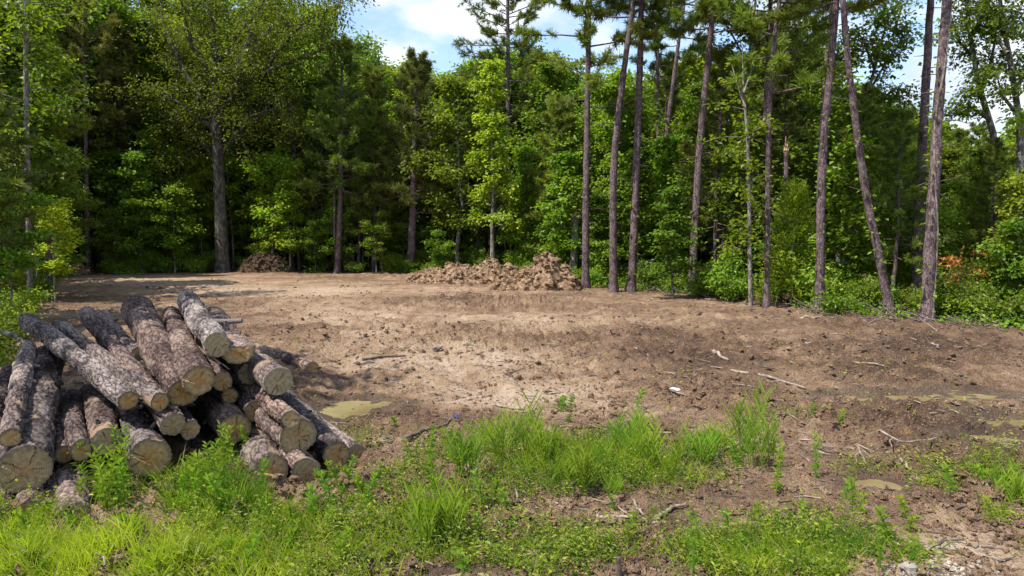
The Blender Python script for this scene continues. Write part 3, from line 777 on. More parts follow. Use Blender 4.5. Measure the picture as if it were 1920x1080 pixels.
        W = W.copy(); W[..., 2] += dz + sgn * .0025
        i = np.arange(nrg - 1)[:, None] * sg
        Qc = np.stack([i + j, i + k, i + sg + k, i + sg + j], -1).reshape(-1, 4)
        if end != 0: Qc = Qc[:, ::-1]
        cm = MB(); cm.add(W.reshape(-1, 3), Qc, 0, np.repeat(fr_, sg))
        co = obj('cut_face', cm.mesh('cut_face', M['cut'], False), ob)
for i_, l_ in enumerate(LOGS): make_log(*l_, seed=100 + i_ * 7)

# ------------------------------------------------------------------ trees
def cl_leaves(mb, C, R, n, L, W, r, mat=0, flat=.6, up=.75, cl_t=None, jit=.18, aspect=None):
    """n leaves round every cluster centre in C (radius R)"""
    m = len(C)
    if m == 0: return
    R = np.broadcast_to(np.asarray(R, float), (m,))
    cl = r.uniform(.1, .85, m) if cl_t is None else cl_t
    idx = np.repeat(np.arange(m), n)
    g = r.normal(0, .5, (len(idx), 3)); g[:, 2] *= flat
    p = C[idx] + g * R[idx][:, None]
    out = g.copy(); out[:, 2] = 0
    ax = nrm(out + r.normal(0, .5, (len(idx), 3))); ax[:, 2] -= .25
    nn = r.normal(0, 1 - up, (len(idx), 3)); nn[:, 2] += up
    s = r.uniform(.7, 1.25, len(idx))
    mb.leaves(p, ax, nn, L * s, W * s, mat, np.clip(cl[idx] + r.normal(0, jit, len(idx)), 0, 1))

def broadleaf(seed, H, r0, cb, cr, nleaf, L, W, leafm, barkm, limbs=16, shape='oval', sub=4, wob=.03, trunk_path=None, clR=.55, top=.9):
    r = np.random.default_rng(seed)
    if trunk_path is None:
        t = np.linspace(0, 1, 9)
        tp = np.c_[np.cumsum(r.normal(0, wob, 9)) * H * .15, np.cumsum(r.normal(0, wob, 9)) * H * .15, t * H * top]; tp[:, :2] -= tp[0, :2]
    else: tp = np.asarray(trunk_path)
    zt = tp[:, 2]
    tr = MB(); rad = r0 * np.clip(1 - .85 * (zt / zt[-1]), .1, 1); rad[0] *= 1.35
    tr.tube(tp, rad, 9)
    def tpos(z): return np.array([np.interp(z, zt, tp[:, 0]), np.interp(z, zt, tp[:, 1]), z])
    def prof(f):
        if shape == 'oval': return math.sqrt(max(.05, 1 - (2 * f - .85) ** 2 / 1.4))
        if shape == 'cone': return max(.12, 1 - f * .92) * (1 if f > .12 else .7)
        if shape == 'flat': return .55 + .45 * f
        return max(.2, 1 - .55 * f)
    C = []; CR = []
    for i in range(limbs):
        f = (i + r.uniform(0, 1)) / limbs
        z = cb * H + f * (zt[-1] - cb * H) * .98
        an = i * 2.4 + r.uniform(-.6, .6); ln = cr * prof(f) * r.uniform(.65, 1.12)
        el = r.uniform(.15, .55) + .5 * f
        d = np.array([math.cos(an) * math.cos(el), math.sin(an) * math.cos(el), math.sin(el)])
        p0 = tpos(z); pts = [p0]
        for k in range(1, 6):
            d = nrm(d + r.normal(0, .10, 3) + np.array([0, 0, -.02])); pts.append(pts[-1] + d * ln / 5)
        pts = np.array(pts); rl = max(.012, np.interp(z, zt, rad) * .5)
        tr.tube(pts, rl * np.linspace(1, .25, 6), 5)
        C += [pts[3], pts[4], pts[5]]; CR += [clR * .8, clR, clR]
        for k in range(sub):
            q = pts[r.integers(1, 5)]; dd = nrm(d + r.normal(0, .75, 3)); l2 = ln * r.uniform(.25, .5)
            e = q + dd * l2; tr.tube([q, (q + e) / 2 + r.normal(0, .04, 3), e], [rl * .35, rl * .22, rl * .1], 4)
            C += [e, (q + e) / 2]; CR += [clR, clR * .7]
    C += [tp[-1] + r.normal(0, .15, 3) for _ in range(3)]; CR += [clR * .8] * 3
    C = np.array(C); CR = np.array(CR)
    lv = MB(); cl_leaves(lv, C, CR, max(4, nleaf // len(C)), L, W, r)
    return tr.mesh('trunk', M[barkm], True), lv.mesh('crown', M[leafm])

def needles(mb, C, D, n, Ln, W, r, mat, tint):
    """tufts of needles at C pointing along D"""
    idx = np.repeat(np.arange(len(C)), n)
    d = nrm(nrm(D)[idx] * .75 + r.normal(0, .62, (len(idx), 3)))
    p = C[idx] - nrm(D)[idx] * r.uniform(0, .16, (len(idx), 1))
    side = nrm(np.cross(d, r.normal(0, 1, (len(idx), 3))))
    l = Ln * r.uniform(.7, 1.2, (len(idx), 1))
    V = np.stack([p - side * W / 2, p + side * W / 2, p + d * l + side * W * .2, p + d * l - side * W * .2], 1).reshape(-1, 3)
    mb.add(V, np.arange(len(idx) * 4).reshape(-1, 4), mat, np.repeat(np.clip(tint[idx] + r.normal(0, .15, len(idx)), 0, 1), 4))

def pine_crown(seed, path, z0, R, nb, tufts, nn, Ln=.2, W=.016, mat='needle', rt=.03, el0=-.05, el1=.7, shape='round'):
    r = np.random.default_rng(seed); mb = MB(); path = np.asarray(path); zt = path[:, 2]; z1 = zt[-1]
    C, D, T = [], [], []
    for i in range(nb):
        f = ((i + r.uniform(0, 1)) / nb); z = z0 + (z1 - z0) * f ** .9
        p0 = np.array([np.interp(z, zt, path[:, 0]), np.interp(z, zt, path[:, 1]), z])
        an = i * 2.4 + r.uniform(-.7, .7)
        ln = R * ((1 - .75 * f) if shape == 'cone' else math.sqrt(max(.08, 1 - (1.75 * f - .7) ** 2))) * r.uniform(.55, 1.15)
        el = el0 + (el1 - el0) * f + r.uniform(-.15, .15)
        d = np.array([math.cos(an) * math.cos(el), math.sin(an) * math.cos(el), math.sin(el)]); pts = [p0]
        for k in range(5):
            d = nrm(d + r.normal(0, .08, 3) + [0, 0, .05]); pts.append(pts[-1] + d * ln / 5)
        pts = np.array(pts); mb.tube(pts, rt * np.linspace(1, .3, 6) * (.5 + .5 * ln / R), 4, 1)
        bt = r.uniform(.15, .85)
        for k in range(tufts):
            t = r.uniform(.38, 1) if k else 1.
            q = np.array([np.interp(t * 5, range(6), pts[:, a]) for a in range(3)])
            dd = nrm(d + r.normal(0, .6, 3) + [0, 0, .25]); l2 = r.uniform(.1, .30) * ln * (1.1 - t * .5)
            e = q + dd * l2; mb.tube([q, e], [rt * .35, rt * .2], 3, 1)
            C.append(e); D.append(dd); T.append(bt)
            if l2 > .25: C.append((q + e) / 2); D.append(dd); T.append(bt)
    for k in range(5): C.append(path[-1] + r.normal(0, .1, 3)); D.append(np.array([0, 0, 1.])); T.append(.6)
    needles(mb, np.array(C), np.array(D), nn, Ln, W, r, 0, np.array(T))
    return mb.mesh('crown', [M[mat], M['bark_pine']])

def tree_root(name, label, cat, group, loc, trunk, crown, rotz=0, scale=1):
    o = obj(name, None, None, loc, rotz, scale); tag(o, label, cat, group)
    obj('trunk', trunk, o)
    if crown is not None: obj('crown', crown, o)
    return o

# ---- hero pines: base pixel, pixel polyline, base width px, crown base px row, height, label
PINES = [
    ([(1098, 541), (1098, 400), (1101, 200), (1104, 0)], 13, 205, 15.5, 2.3, 'straight pine beside the tall clay heap, purple brown trunk with short upper branches'),
    ([(1150, 547), (1149, 400), (1150, 300), (1162, 180), (1178, 70), (1188, 0)], 14, 90, 15, 2.0, 'curved pine whose trunk bows then leans away toward the top'),
    ([(1183, 546), (1190, 400), (1197, 230), (1203, 0)], 15, 30, 16, 2.0, 'straight pine with bare bent twigs on the trunk, beside the curved pine'),
    ([(1236, 512), (1234, 330), (1233, 150), (1232, 0)], 9, 170, 15.5, 2.3, 'slender upright pine standing back between two thick pines'),
    ([(1237, 520), (1240, 400), (1246, 280), (1264, 140), (1284, 0)], 10, 100, 15.5, 2.2, 'slender pine crossing behind the upright one and leaning at the top'),
    ([(1298, 551), (1303, 430), (1313, 260), (1328, 110), (1338, 0)], 14, 75, 16, 2.4, 'thick slightly leaning pine in the middle of the pine row'),
    ([(1437, 579), (1439, 400), (1440, 230), (1450, 100), (1462, 0)], 10, 175, 13, 2.0, 'thin dark pine right of the pale forked tree'),
    ([(1424, 548), (1428, 420), (1432, 300), (1438, 180), (1444, 60)], 13, 150, 13, 2.2, 'shadowed pine standing just behind the thin dark pine'),
    ([(1538, 586), (1538, 470), (1541, 330), (1553, 170), (1569, 0)], 16, 25, 13, 2.0, 'leafy vined pine left of the leaning pine'),
    ([(1532, 560), (1534, 400), (1537, 260), (1545, 130), (1560, 0)], 11, 30, 14, 2.0, 'darker pine almost hidden behind the leafy vined pine'),
    ([(1670, 592), (1655, 510), (1632, 400), (1610, 265), (1592, 130), (1579, 0)], 15, -60, 12, 1.6, 'strongly leaning bare pine trunk between the two vined groups'),
    ([(1720, 577), (1724, 420), (1731, 280), (1745, 0)], 18, -80, 13, 1.8, 'tall thick pine standing left of the vine wrapped pine'),
    ([(1738, 603), (1744, 470), (1754, 330), (1765, 160), (1778, 0)], 21, -60, 12, 1.8, 'nearest tall pine with a pale vine climbing up the trunk'),
    ([(166, 514), (164, 400), (160, 250), (157, 110)], 8, 270, 13, 1.7, 'thin brown pine on the left with olive feathery crown'),
    ([(92, 430), (89, 300), (85, 130)], 7, 190, 15, 1.6, 'thin straight pine just behind the pale thin trunk on the left'),
    ([(137, 470), (133, 350), (128, 200)], 5, 220, 14, 1.6, 'very thin pine left of the thin brown pine'),
    ([(770, 511), (774, 400), (778, 300), (781, 160)], 14, 400, 10.4, 2.5, 'bushy brownish pine with dead lower branches behind the long clay heap'),
    ([(632, 512), (636, 420), (639, 330), (640, 190)], 10, 360, 11.0, 2.2, 'dark pine with leaning twin stem right of the big spreading tree'),
    ([(952, 470), (953, 300), (953, 120), (952, 10)], 10, 230, 19, 2.6, 'tallest distant pine rising above the canopy against the cloudy sky'),
    ([(1488, 500), (1490, 300), (1496, 100), (1500, 0)], 9, 130, 12.5, 2.0, 'slim pine behind the cedar shrub with a thin crown in the sky'),
]
for i, (px, w, crow, H, R, lab) in enumerate(PINES):
    D = float(np.clip(G(*px[0])[1], 0, 44)) if px[0][1] > 480 else 38.
    pts = np.array([P(a, b, D + (0.0)) for a, b in px])
    r = np.random.default_rng(300 + i)
    g0 = gz(pts[0][0], D); base = np.array([pts[0][0], D, g0])
    if pts[0][2] > .3: pts = np.vstack([[pts[0][0], D, g0], pts])
    pts[0][2] = g0 - .05
    while pts[-1][2] < H:          # carry the trunk on above the frame
        d = nrm(pts[-1] - pts[-2]); d = nrm(d + [0, 0, .25]); pts = np.vstack([pts, pts[-1] + d * min(1.6, H - pts[-1][2] + .05)])
    if pts[-1][2] > H * 1.1: pass
    # resample
    z = np.linspace(pts[0][2], pts[-1][2], 34)
    path = np.stack([np.interp(z, pts[:, 2], pts[:, 0]), D + np.cumsum(r.normal(0, .012, 34)) + 0 * z, z], 1)
    for a in (0,):  # soften corners
        for _ in range(3): path[1:-1, a] = (path[:-2, a] + 2 * path[1:-1, a] + path[2:, a]) / 4
    path -= base
    f = np.clip(path[:, 2] / path[-1, 2], 0, 1); rb = w * D / F / 2
    rad = rb * np.clip(1.05 - .72 * f ** 1.3, .12, 2); rad[:2] *= [1.55, 1.12]
    tr = MB(); sg = 16
    V, Q = tube_arrays(path, rad, sg)
    fi = np.linspace(0, 33, 34 * 4 - 3); pf = np.stack([np.interp(fi, range(34), path[:, a]) for a in range(3)], 1); rf = np.interp(fi, range(34), rad)
    V, Q = tube_arrays(pf, rf, sg)
    cc = np.repeat(pf, sg, 0); off = V - cc
    V = cc + off * (1 + .28 * (vn(V[:, 0] * 16 + i, V[:, 1] * 16, V[:, 2] * 5, i) - .5))[:, None]
    tr.add(V, Q)
    zc = P(960, crow, D)[2]
    for k in range(14):            # dead stubs and bare twigs under the crown
        zz = r.uniform(.35, .98) * zc; c = np.array([np.interp(zz, path[:, 2], path[:, 0]), np.interp(zz, path[:, 2], path[:, 1]), zz]); an = r.uniform(0, 6.28)
        l = r.uniform(.08, .7) * (1 if k < 9 else 1.5); d = np.array([math.cos(an), math.sin(an), r.uniform(-.4, .3)])
        tr.tube([c, c + d * l * .5, c + d * l + [0, 0, r.uniform(-.15, .1)]], [.014, .010, .004], 4)
    matn = 'needle_olive' if ('olive' in lab or 'brownish' in lab) else 'needle'
    dense = 'brownish' in lab or 'dark pine with' in lab or 'tallest' in lab
    cm = pine_crown(400 + i, path, zc, R, 92 if dense else 42, 13 if dense else 14, 22 if dense else 30, .22, .026, matn, .035, -.1, .7, 'cone' if dense and 'tallest' not in lab else 'round')
    o = tree_root('pine_tree', lab, 'pine tree', 'pines around the clearing', base, tr.mesh('trunk', M['bark_pine'], True), cm)
    if 'vine' in lab or 'straight pine with bare' in lab or 'between two' in lab or 'wrapped pine' in lab:
        vm = MB(); zz = np.linspace(.05, min(7.5, path[-1, 2] * .6), 60); ang = .9 * np.sin(zz * 1.1) - 1.6
        c = np.stack([np.interp(zz, path[:, 2], path[:, 0]), np.interp(zz, path[:, 2], path[:, 1]), zz], 1); rr = np.interp(zz, path[:, 2], rad) * 1.06
        vp = c + np.stack([np.cos(ang) * rr, np.sin(ang) * rr, 0 * zz], 1)
        if 'climbing' in lab: vm.tube(vp, .02, 5, 1)
        n = 60 if 'left of the vine' in lab else 110
        k = r.integers(0, 60, n); 
        an = r.uniform(0, 6.28, n); q = c[k] + np.stack([np.cos(an) * rr[k] * 1.1, np.sin(an) * rr[k] * 1.1, r.normal(0, .06, n)], 1)
        dd = np.stack([np.cos(an), np.sin(an), r.uniform(-.5, .3, n)], 1)
        vm.leaves(q, dd, r.normal(0, .4, (n, 3)) + [0, 0, .8], r.uniform(.08, .15, n), r.uniform(.06, .11, n), 0, r.uniform(.2, .9, n))
        obj('vine', vm.mesh('vine', [M['shrub'], M['bark_pale']]), o)
    if 'twin' in lab:
        t2 = MB(); t2.tube([[.0, .1, .0], [-.12, .1, 2], [-.05, .1, 4.5]], [.09, .075, .04], 8); obj('stem', t2.mesh('stem', M['bark_pine'], True), o)

# ---- the big spreading tree
base = GP(418, 511); D = base[1]
def rel(u, v, dy=0): return P(u, v, D + dy) - base
tr = MB(); lv = MB(); r = np.random.default_rng(77)
w0 = 22 * D / F / 2
trunk = np.array([rel(418, 511), rel(417, 490), rel(415, 430), rel(410, 330), rel(407, 260), rel(405, 225)]); trunk[0][2] = -.1
tt = np.linspace(0, 5, 40); tpth = np.stack([np.interp(tt, range(6), trunk[:, a]) for a in range(3)], 1)
V, Q = tube_arrays(tpth, w0 * np.interp(tt, range(6), [1.45, 1.1, 1.0, .9, .85, .8]), 20)
cc = np.repeat(tpth, 20, 0); V = cc + (V - cc) * (1 + .22 * (vn(V[:, 0] * 10, V[:, 1] * 10, V[:, 2] * 1.5, 5) - .5))[:, None]; tr.add(V, Q)
LIMBS = [([(405, 240), (408, 150), (400, 60), (388, -30), (390, -120)], .8, 0), ([(407, 235), (440, 170), (500, 130), (560, 110), (630, 80)], .55, -1.2),
         ([(406, 250), (370, 215), (330, 190), (270, 165)], .45, -.8), ([(405, 225), (350, 140), (310, 60), (290, -20)], .5, 1.0), ([(410, 200), (470, 110), (520, 30), (540, -50)], .5, 1.4),
         ([(412, 290), (450, 240), (490, 215), (545, 190)], .3, -1.6), ([(408, 300), (370, 265), (340, 230), (300, 225)], .28, 1.3), ([(405, 120), (450, 60), (490, 10), (520, -60)], .4, -2.0),
         ([(405, 160), (360, 90), (345, 20), (330, -60)], .4, -2.4), ([(410, 225), (430, 180), (455, 130), (470, 60)], .35, -3.0), ([(408, 215), (380, 170), (350, 150), (330, 120)], .35, 3.0),
         ([(500, 130), (540, 70), (590, 30), (640, 10)], .3, -2.5)]
C = []
for pp, k, dy in LIMBS:
    n = len(pp); q = np.array([rel(a, b, dy * (i / (n - 1)) ** .8) for i, (a, b) in enumerate(pp)])
    t = np.linspace(0, n - 1, 10); q = np.stack([np.interp(t, range(n), q[:, a]) for a in range(3)], 1)
    q[1:-1] = (q[:-2] + 2 * q[1:-1] + q[2:]) / 4; q[1:] += r.normal(0, .06, (9, 3))
    tr.tube(q, w0 * k * np.linspace(1, .2, 10), 8)
    for j in range(26):
        s = q[r.integers(2, 10)]; d = nrm(r.normal(0, 1, 3) + [0, 0, .1]); l = r.uniform(.5, 2.0); e = s + d * l
        tr.tube([s, (s + e) / 2 + r.normal(0, .1, 3), e], [.03, .02, .008], 4)
        C += [e, s + (e - s) * .6, s + (e - s) * .85 + r.normal(0, .3, 3)]
cl_leaves(lv, np.array(C), .62, 24, .17, .085, r, flat=.5)
tree_root('spreading_tree', 'big dark spreading broadleaf tree with thick trunk and long crooked limbs', 'tree', None, base, tr.mesh('trunk', M['bark_dark'], True), lv.mesh('crown', M['oak']))

# ---- bright sweetgum
base = GP(924, 521); D = base[1]
t_, c_ = broadleaf(51, 11.2, .13,   .20, 1.5, 5200, .19, .15, 'gum', 'bark_grey', 27, 'taper', 4, .02, clR=.38, top=.95)
H = P(935, 98, D)[2]
tree_root('slender_tree', 'bright yellow green slender tree behind the gap between clay heaps', 'tree', None, base, t_, c_, 0, H / 11.4)

# ---- pale forked sparse tree
base = GP(1408, 577); D = base[1]
tr = MB(); lv = MB(); r = np.random.default_rng(5)
def rel(u, v, dy=0): return P(u, v, D + dy) - base
pth = np.array([[0, 0, -.05], rel(1406, 500), rel(1405, 380), rel(1402, 260), rel(1394, 170), rel(1392, 90)])
tr.tube(pth, np.array([4.4, 3.9, 3.5, 3.0, 1.9, 1.0]) * D / F, 9)
C = []
for pp in ([(1402, 275), (1390, 258), (1355, 256), (1322, 266)], [(1402, 262), (1415, 245), (1428, 238), (1442, 236)], [(1394, 175), (1410, 130), (1420, 100)], [(1397, 200), (1380, 150), (1372, 120)]):
    q = np.array([rel(a, b, r.uniform(-.3, .3)) for a, b in pp]); tr.tube(q, np.linspace(2.2, .7, len(pp)) * D / F, 6); C += list(q[1:])
for zf in np.linspace(1.2, 6, 16):
    an = r.uniform(0, 6.28); e = np.array([np.interp(zf, pth[:, 2], pth[:, 0]), 0, zf]); f = e + np.array([math.cos(an), math.sin(an), .3]) * r.uniform(.4, .9); tr.tube([e, f], [.012, .005], 4); C += [f, (e + f) / 2]
cl_leaves(lv, np.array(C), .3, 18, .15, .11, r)
tree_root('forked_tree', 'pale thin forked tree with two bare side branches', 'tree', None, base, tr.mesh('trunk', M['bark_pale'], True), lv.mesh('crown', M['broad']))

# ---- snags
def snag(u, vb, vt, w, D, bm, label, top=True):
    b = P(u, vb, D); b[2] = gz(b[0], D); h = P(u, vt, D)[2] - b[2]; r = np.random.default_rng(int(u))
    z = np.linspace(-.05, h, 24); p = np.stack([.05 * np.sin(z * .8) + (z * .012), 0 * z, z], 1)
    V, Q = tube_arrays(p, w * D / F / 2 * np.linspace(1.15, .85, 24), 12)
    V = V.reshape(24, 12, 3); V[-1, :, 2] += r.uniform(-.1, .35, 12); V = V.reshape(-1, 3)
    mb = MB(); mb.add(V, Q)
    o = obj('snag', None, None, b); tag(o, label, 'dead tree')
    obj('trunk', mb.mesh('trunk', M[bm], True), o)
    if top:
        k = MB(); ring = p[-1] + [0, 0, .0]
        for j in range(7):
            a = j * .9; e = np.array([math.cos(a), math.sin(a), 0]) * w * D / F / 2 * .5
            k.tube([ring + e * 1.2 - [0, 0, .12], ring + e * 1.1 + [0, 0, r.uniform(.02, .12) + .3 * (j == 2)]], [.035, .007], 5)
        obj('splintered_top', k.mesh('splintered_top', M['split']), o)
    return o
o = snag(1074, 515, 372, 14, 27.5, 'bark_grey', 'broken grey trunk standing behind the tall clay heap', False)
ivy = MB(); r = np.random.default_rng(9)
hh = P(1074, 372, 27.5)[2]; C = np.stack([r.normal(0, .22, 60), r.normal(0, .2, 60), r.uniform(hh - .9, hh + .9, 60)], 1)
cl_leaves(ivy, C, .25, 14, .12, .11, r); obj('vine', ivy.mesh('vine', M['shrub']), o)
snag(1463, 560, 275, 9, 21.5, 'bark_pine', 'snapped dark trunk with a fresh orange splintered top')

# ---- prototypes for the wood
PROTO = {}
PROTO['tall1'] = broadleaf(11, 12, .14, .30, 2.7, 9500, .21, .15, 'broad', 'bark_grey', 18)
PROTO['tall2'] = broadleaf(12, 12, .13, .22, 2.4, 9500, .20, .14, 'broad', 'bark_grey', 20, 'taper')
PROTO['tall3'] = broadleaf(13, 12, .15, .38, 3.1, 9500, .22, .15, 'broad_dark', 'bark_grey', 16, 'flat')
PROTO['tall4'] = broadleaf(14, 12, .12, .18, 2.2, 9000, .20, .13, 'broad_dark', 'bark_grey', 22, 'oval', wob=.04)
PROTO['mid1'] = broadleaf(15, 6, .05, .2, 1.35, 4200, .17, .12, 'broad', 'bark_grey', 16, 'oval', 3, clR=.4)
PROTO['mid2'] = broadleaf(16, 6, .045, .12, 1.1, 3800, .16, .12, 'shrub', 'bark_grey', 18, 'taper', 3, clR=.36)
PROTO['mid3'] = broadleaf(17, 6, .05, .3, 1.5, 3200, .17, .13, 'shrub', 'bark_pale', 13, 'flat', 3, clR=.36)
PROTO['mid4'] = broadleaf(18, 6, .04, .25, 1.5, 2600, .16, .12, 'bright', 'bark_pale', 13, 'flat', 3, clR=.34)
def young_pine(seed, mat):
    r = np.random.default_rng(seed); H = 10
    p = np.stack([np.cumsum(r.normal(0, .03, 14)), np.cumsum(r.normal(0, .03, 14)), np.linspace(-.05, H, 14)], 1); p[:, :2] -= p[0, :2]
    t = MB(); t.tube(p, .105 * np.linspace(1.1, .2, 14), 9)
    return t.mesh('trunk', M['bark_pine'], True), pine_crown(seed, p, H * .24, 2.0, 66, 12, 18, .24, .028, mat, .025, -.15, .6, 'cone')
PROTO['pine1'] = young_pine(21, 'needle'); PROTO['pine2'] = young_pine(22, 'needle_olive'); PROTO['pine3'] = young_pine(23, 'needle')
def cedar(seed):
    r = np.random.default_rng(seed); H = 5.; t = MB(); t.tube([[0, 0, -.05], [0.03, 0, 2.5], [0, 0, 4.7]], [.08, .05, .015], 8)
    n = 260; f = r.uniform(0, 1, n) ** 1.3; z = .25 + f * 4.7; R = 1.12 * (1 - f) ** .75 * r.uniform(.45, 1.1, n) + .06; a = r.uniform(0, 6.28, n)
    C = np.stack([np.cos(a) * R, np.sin(a) * R, z], 1); mb = MB(); idx = np.repeat(np.arange(n), 40); m = len(idx)
    g = r.normal(0, .13, (m, 3)); g[:, 2] *= 1.3; tn = r.uniform(.1, .85, n)
    out = np.stack([np.cos(a), np.sin(a), 0 * a], 1)[idx]
    mb.leaves(C[idx] + g, out * .7 + r.normal(0, .45, (m, 3)) + [0, 0, .55], r.normal(0, .5, (m, 3)) + [0, -.1, .8], r.uniform(.08, .19, m), r.uniform(.03, .06, m), 0, np.clip(tn[idx] + r.normal(0, .2, m), 0, 1))
    return t.mesh('trunk', M['bark_grey'], True), mb.mesh('crown', M['cedar'])
PROTO['cedar1'] = cedar(31); PROTO['cedar2'] = cedar(32)
def shrub(seed, h, w, n, L, W, mat, stems=6, stemm='twig', flat=.55):
    r = np.random.default_rng(seed); t = MB(); C = []
    for s in range(stems):
        a = r.uniform(0, 6.28); e = np.array([math.cos(a) * w * r.uniform(.2, 1), math.sin(a) * w * r.uniform(.2, 1), h * r.uniform(.6, 1)])
        m = e * [.4, .4, .55]; q = np.array([[0, 0, -.03], m, e]); t.tube(q, [.016, .011, .004], 5)
        for k in range(6):
            f = r.uniform(.25, 1); c = np.array([np.interp(f * 2, range(3), q[:, a_]) for a_ in range(3)]); d = nrm(r.normal(0, 1, 3) + [0, 0, .2]) * r.uniform(.15, .4) * w
            t.tube([c, c + d], [.006, .003], 4); C += [c + d, c + d * .6]
        C.append(e)
    C = np.array(C); C[:, 2] = np.maximum(C[:, 2], .08); lv = MB(); cl_leaves(lv, C, .24 * w + .08, max(3, n // len(C)), L, W, r, flat=flat)
    return t.mesh('stems', M[stemm], True), lv.mesh('foliage', M[mat])
SHR = {'s1': shrub(61, 1.6, .8, 1500, .12, .085, 'shrub', 7), 's2': shrub(62, 1.1, .9, 1400, .12, .09, 'shrub', 8), 's3': shrub(63, 2.3, .8, 1700, .13, .10, 'shrub', 6),
       's4': shrub(64, 1.4, .8, 1500, .11, .06, 'broad', 8), 's5': shrub(65, .75, .7, 800, .10, .07, 'shrub', 7)}

ZONES = [(-9999, 'in the left corner'), (60, 'behind the thin brown pine'), (200, 'left of the big spreading tree'), (360, 'around the big spreading tree'),
         (470, 'behind the shaded soil heap'), (560, 'left of the twin stemmed pine'), (660, 'right of the twin stemmed pine'), (740, 'by the bushy brownish pine'), (850, 'behind the long low clay heap'),
         (950, 'behind the gap between the clay heaps'), (1030, 'behind the tall pointed clay heap'), (1110, 'behind the curved pine'), (1200, 'around the crossing slender pines'), (1280, 'behind the thick leaning pine'),
         (1350, 'left of the pale forked tree'), (1430, 'behind the snapped orange topped trunk'), (1510, 'behind the leafy vined pine'), (1590, 'behind the strongly leaning pine'), (1690, 'behind the vine wrapped pine'),
         (1775, 'behind the orange leaved shrub'), (1860, 'at the right end')]
def zone(u):
    z = ZONES[0][1]
    for a, s in ZONES:
        if u >= a: z = s
    return z
SKY_U = [-600, 560, 610, 640, 680, 740, 820, 870, 920, 1000, 1060, 1150, 1250, 1350, 1420, 1480, 1540, 1600, 1650, 1700, 1750, 1800, 1860, 1900, 1930, 2600]
SKY_V = [-150, -150, -40, 30, 82, 62, 66, 86, 90, 85, 92, 98, 98, 75, 45, 55, 90, 140, 168, 195, 220, 240, 245, 215, 180, 120]
KIND = {'tall1': 'tall mid green broadleaf tree', 'tall2': 'tall full broadleaf tree', 'tall3': 'dark flat topped broadleaf tree', 'tall4': 'dark slim broadleaf tree', 'mid1': 'small mid green broadleaf tree', 'mid2': 'bright leafy sapling',
        'mid3': 'loose pale stemmed sapling', 'pine1': 'dense dark young pine', 'pine2': 'olive young pine', 'pine3': 'feathery young pine', 'cedar1': 'yellowish cedar', 'cedar2': 'yellowish cedar'}
NOMH = {'tall': 12, 'mid1': 6, 'mid2': 6, 'mid3': 6, 'mid4': 6, 'pine': 10.3, 'ceda': 5.0}
NAME = {'t': 'broadleaf_tree', 'm': 'sapling', 'p': 'young_pine', 'c': 'cedar_tree'}
ROOTS = {}
def plant(kind, x, y, H, label, group, rot=None):
    nom = NOMH.get(kind) or NOMH[kind[:4]]
    s = H / nom; z = gz(x, y); rot = random.uniform(0, 6.28) if rot is None else rot
    sx = s * random.uniform(.9, 1.1) if s > 1 else s * random.uniform(1.0, 1.25)
    sx = min(sx, 1.5 if kind[0] != 'm' else 1.7)
    if kind not in ROOTS:
        t, c = PROTO[kind]; o = tree_root(NAME[kind[0]], label, 'tree' if kind[0] != 'm' else 'sapling', group, (x, y, z), t, c, rot, (sx, sx, s)); ROOTS[kind] = o
    else:
        o = dup(ROOTS[kind], (x, y, z), rot, (sx, sx, s)); tag(o, label, None, group)
    return o
rz = np.random.default_rng(2024)
CLEAR = [(350, 480, 36), (905, 945, 34), (755, 785, 35), (1085, 1205, 27), (1285, 1315, 24), (1398, 1445, 19.5), (1520, 1550, 19), (1600, 1765, 18.5), (150, 178, 35), (40, 66, 22)]
def hidden(u, D, w=0):
    return any(a - w < u < b + w and D < d for a, b, d in CLEAR)
placed = []
def ok(x, y, d):
    for (a, b) in placed:
        if (a - x) ** 2 + (b - y) ** 2 < d * d: return False
    placed.append((x, y)); return True
def row(n, u0, u1, off0, off1, kinds, tier, dmin, hf, grp):
    c = 0; tries = 0
    while c < n and tries < n * 60:
        tries += 1
        u = rz.uniform(u0, u1); D = float(edge_d(u)) + rz.uniform(off0, off1)
        # the picture side of the wood runs along the frame: keep the pixel column
        if rz.random() > D / 50: continue
        if hidden(u, D, 18): continue
        x = (u - 960) / F * D
        if not ok(x, D, dmin): continue
        k = kinds[rz.integers(0, len(kinds))]
        top = CAM_H + (430 - np.interp(u, SKY_U, SKY_V)) / F * D
        H = hf(top, k)
        if H < 1.5: continue
        pos = int(u)
        plant(k, x, D, H, f'{KIND[k]} {tier} {zone(u)}', grp)
        c += 1
def h_back(top, k): return min(19, top * rz.uniform(.82, 1.02))
def h_midrow(top, k): return min(15, top * rz.uniform(.62, .98)) if k[0] != 'm' else rz.uniform(4, 7.5)
row(78, -260, 2250, 13, 26, ['tall1', 'tall2', 'tall3', 'tall4', 'tall1', 'pine1'], 'deep in the wood', 2.1, h_back, 'trees deep in the wood')
row(72, -260, 2250, 5, 13, ['tall1', 'tall2', 'tall4', 'tall3', 'pine1', 'pine3', 'pine2', 'mid1'], 'some rows in', 1.7, h_midrow, 'trees a few rows into the wood')
row(46, -200, 2150, 1.2, 5, ['mid1', 'mid2', 'mid3', 'pine3', 'mid1', 'tall4', 'pine1'], 'at the edge', 1.3, lambda t, k: min(t * .95, rz.uniform(3.2, 6.8) if k[0] == 'm' else rz.uniform(7, 10)), 'trees near the edge of the wood')

row(30, 165, 770, .3, 4.5, ['mid1', 'mid2', 'mid3', 'mid1', 'pine3', 'mid2'], 'at the edge', 1.0, lambda t, k: rz.uniform(2.6, 6.5) if k[0] == 'm' else rz.uniform(4, 8), 'trees near the edge of the wood')
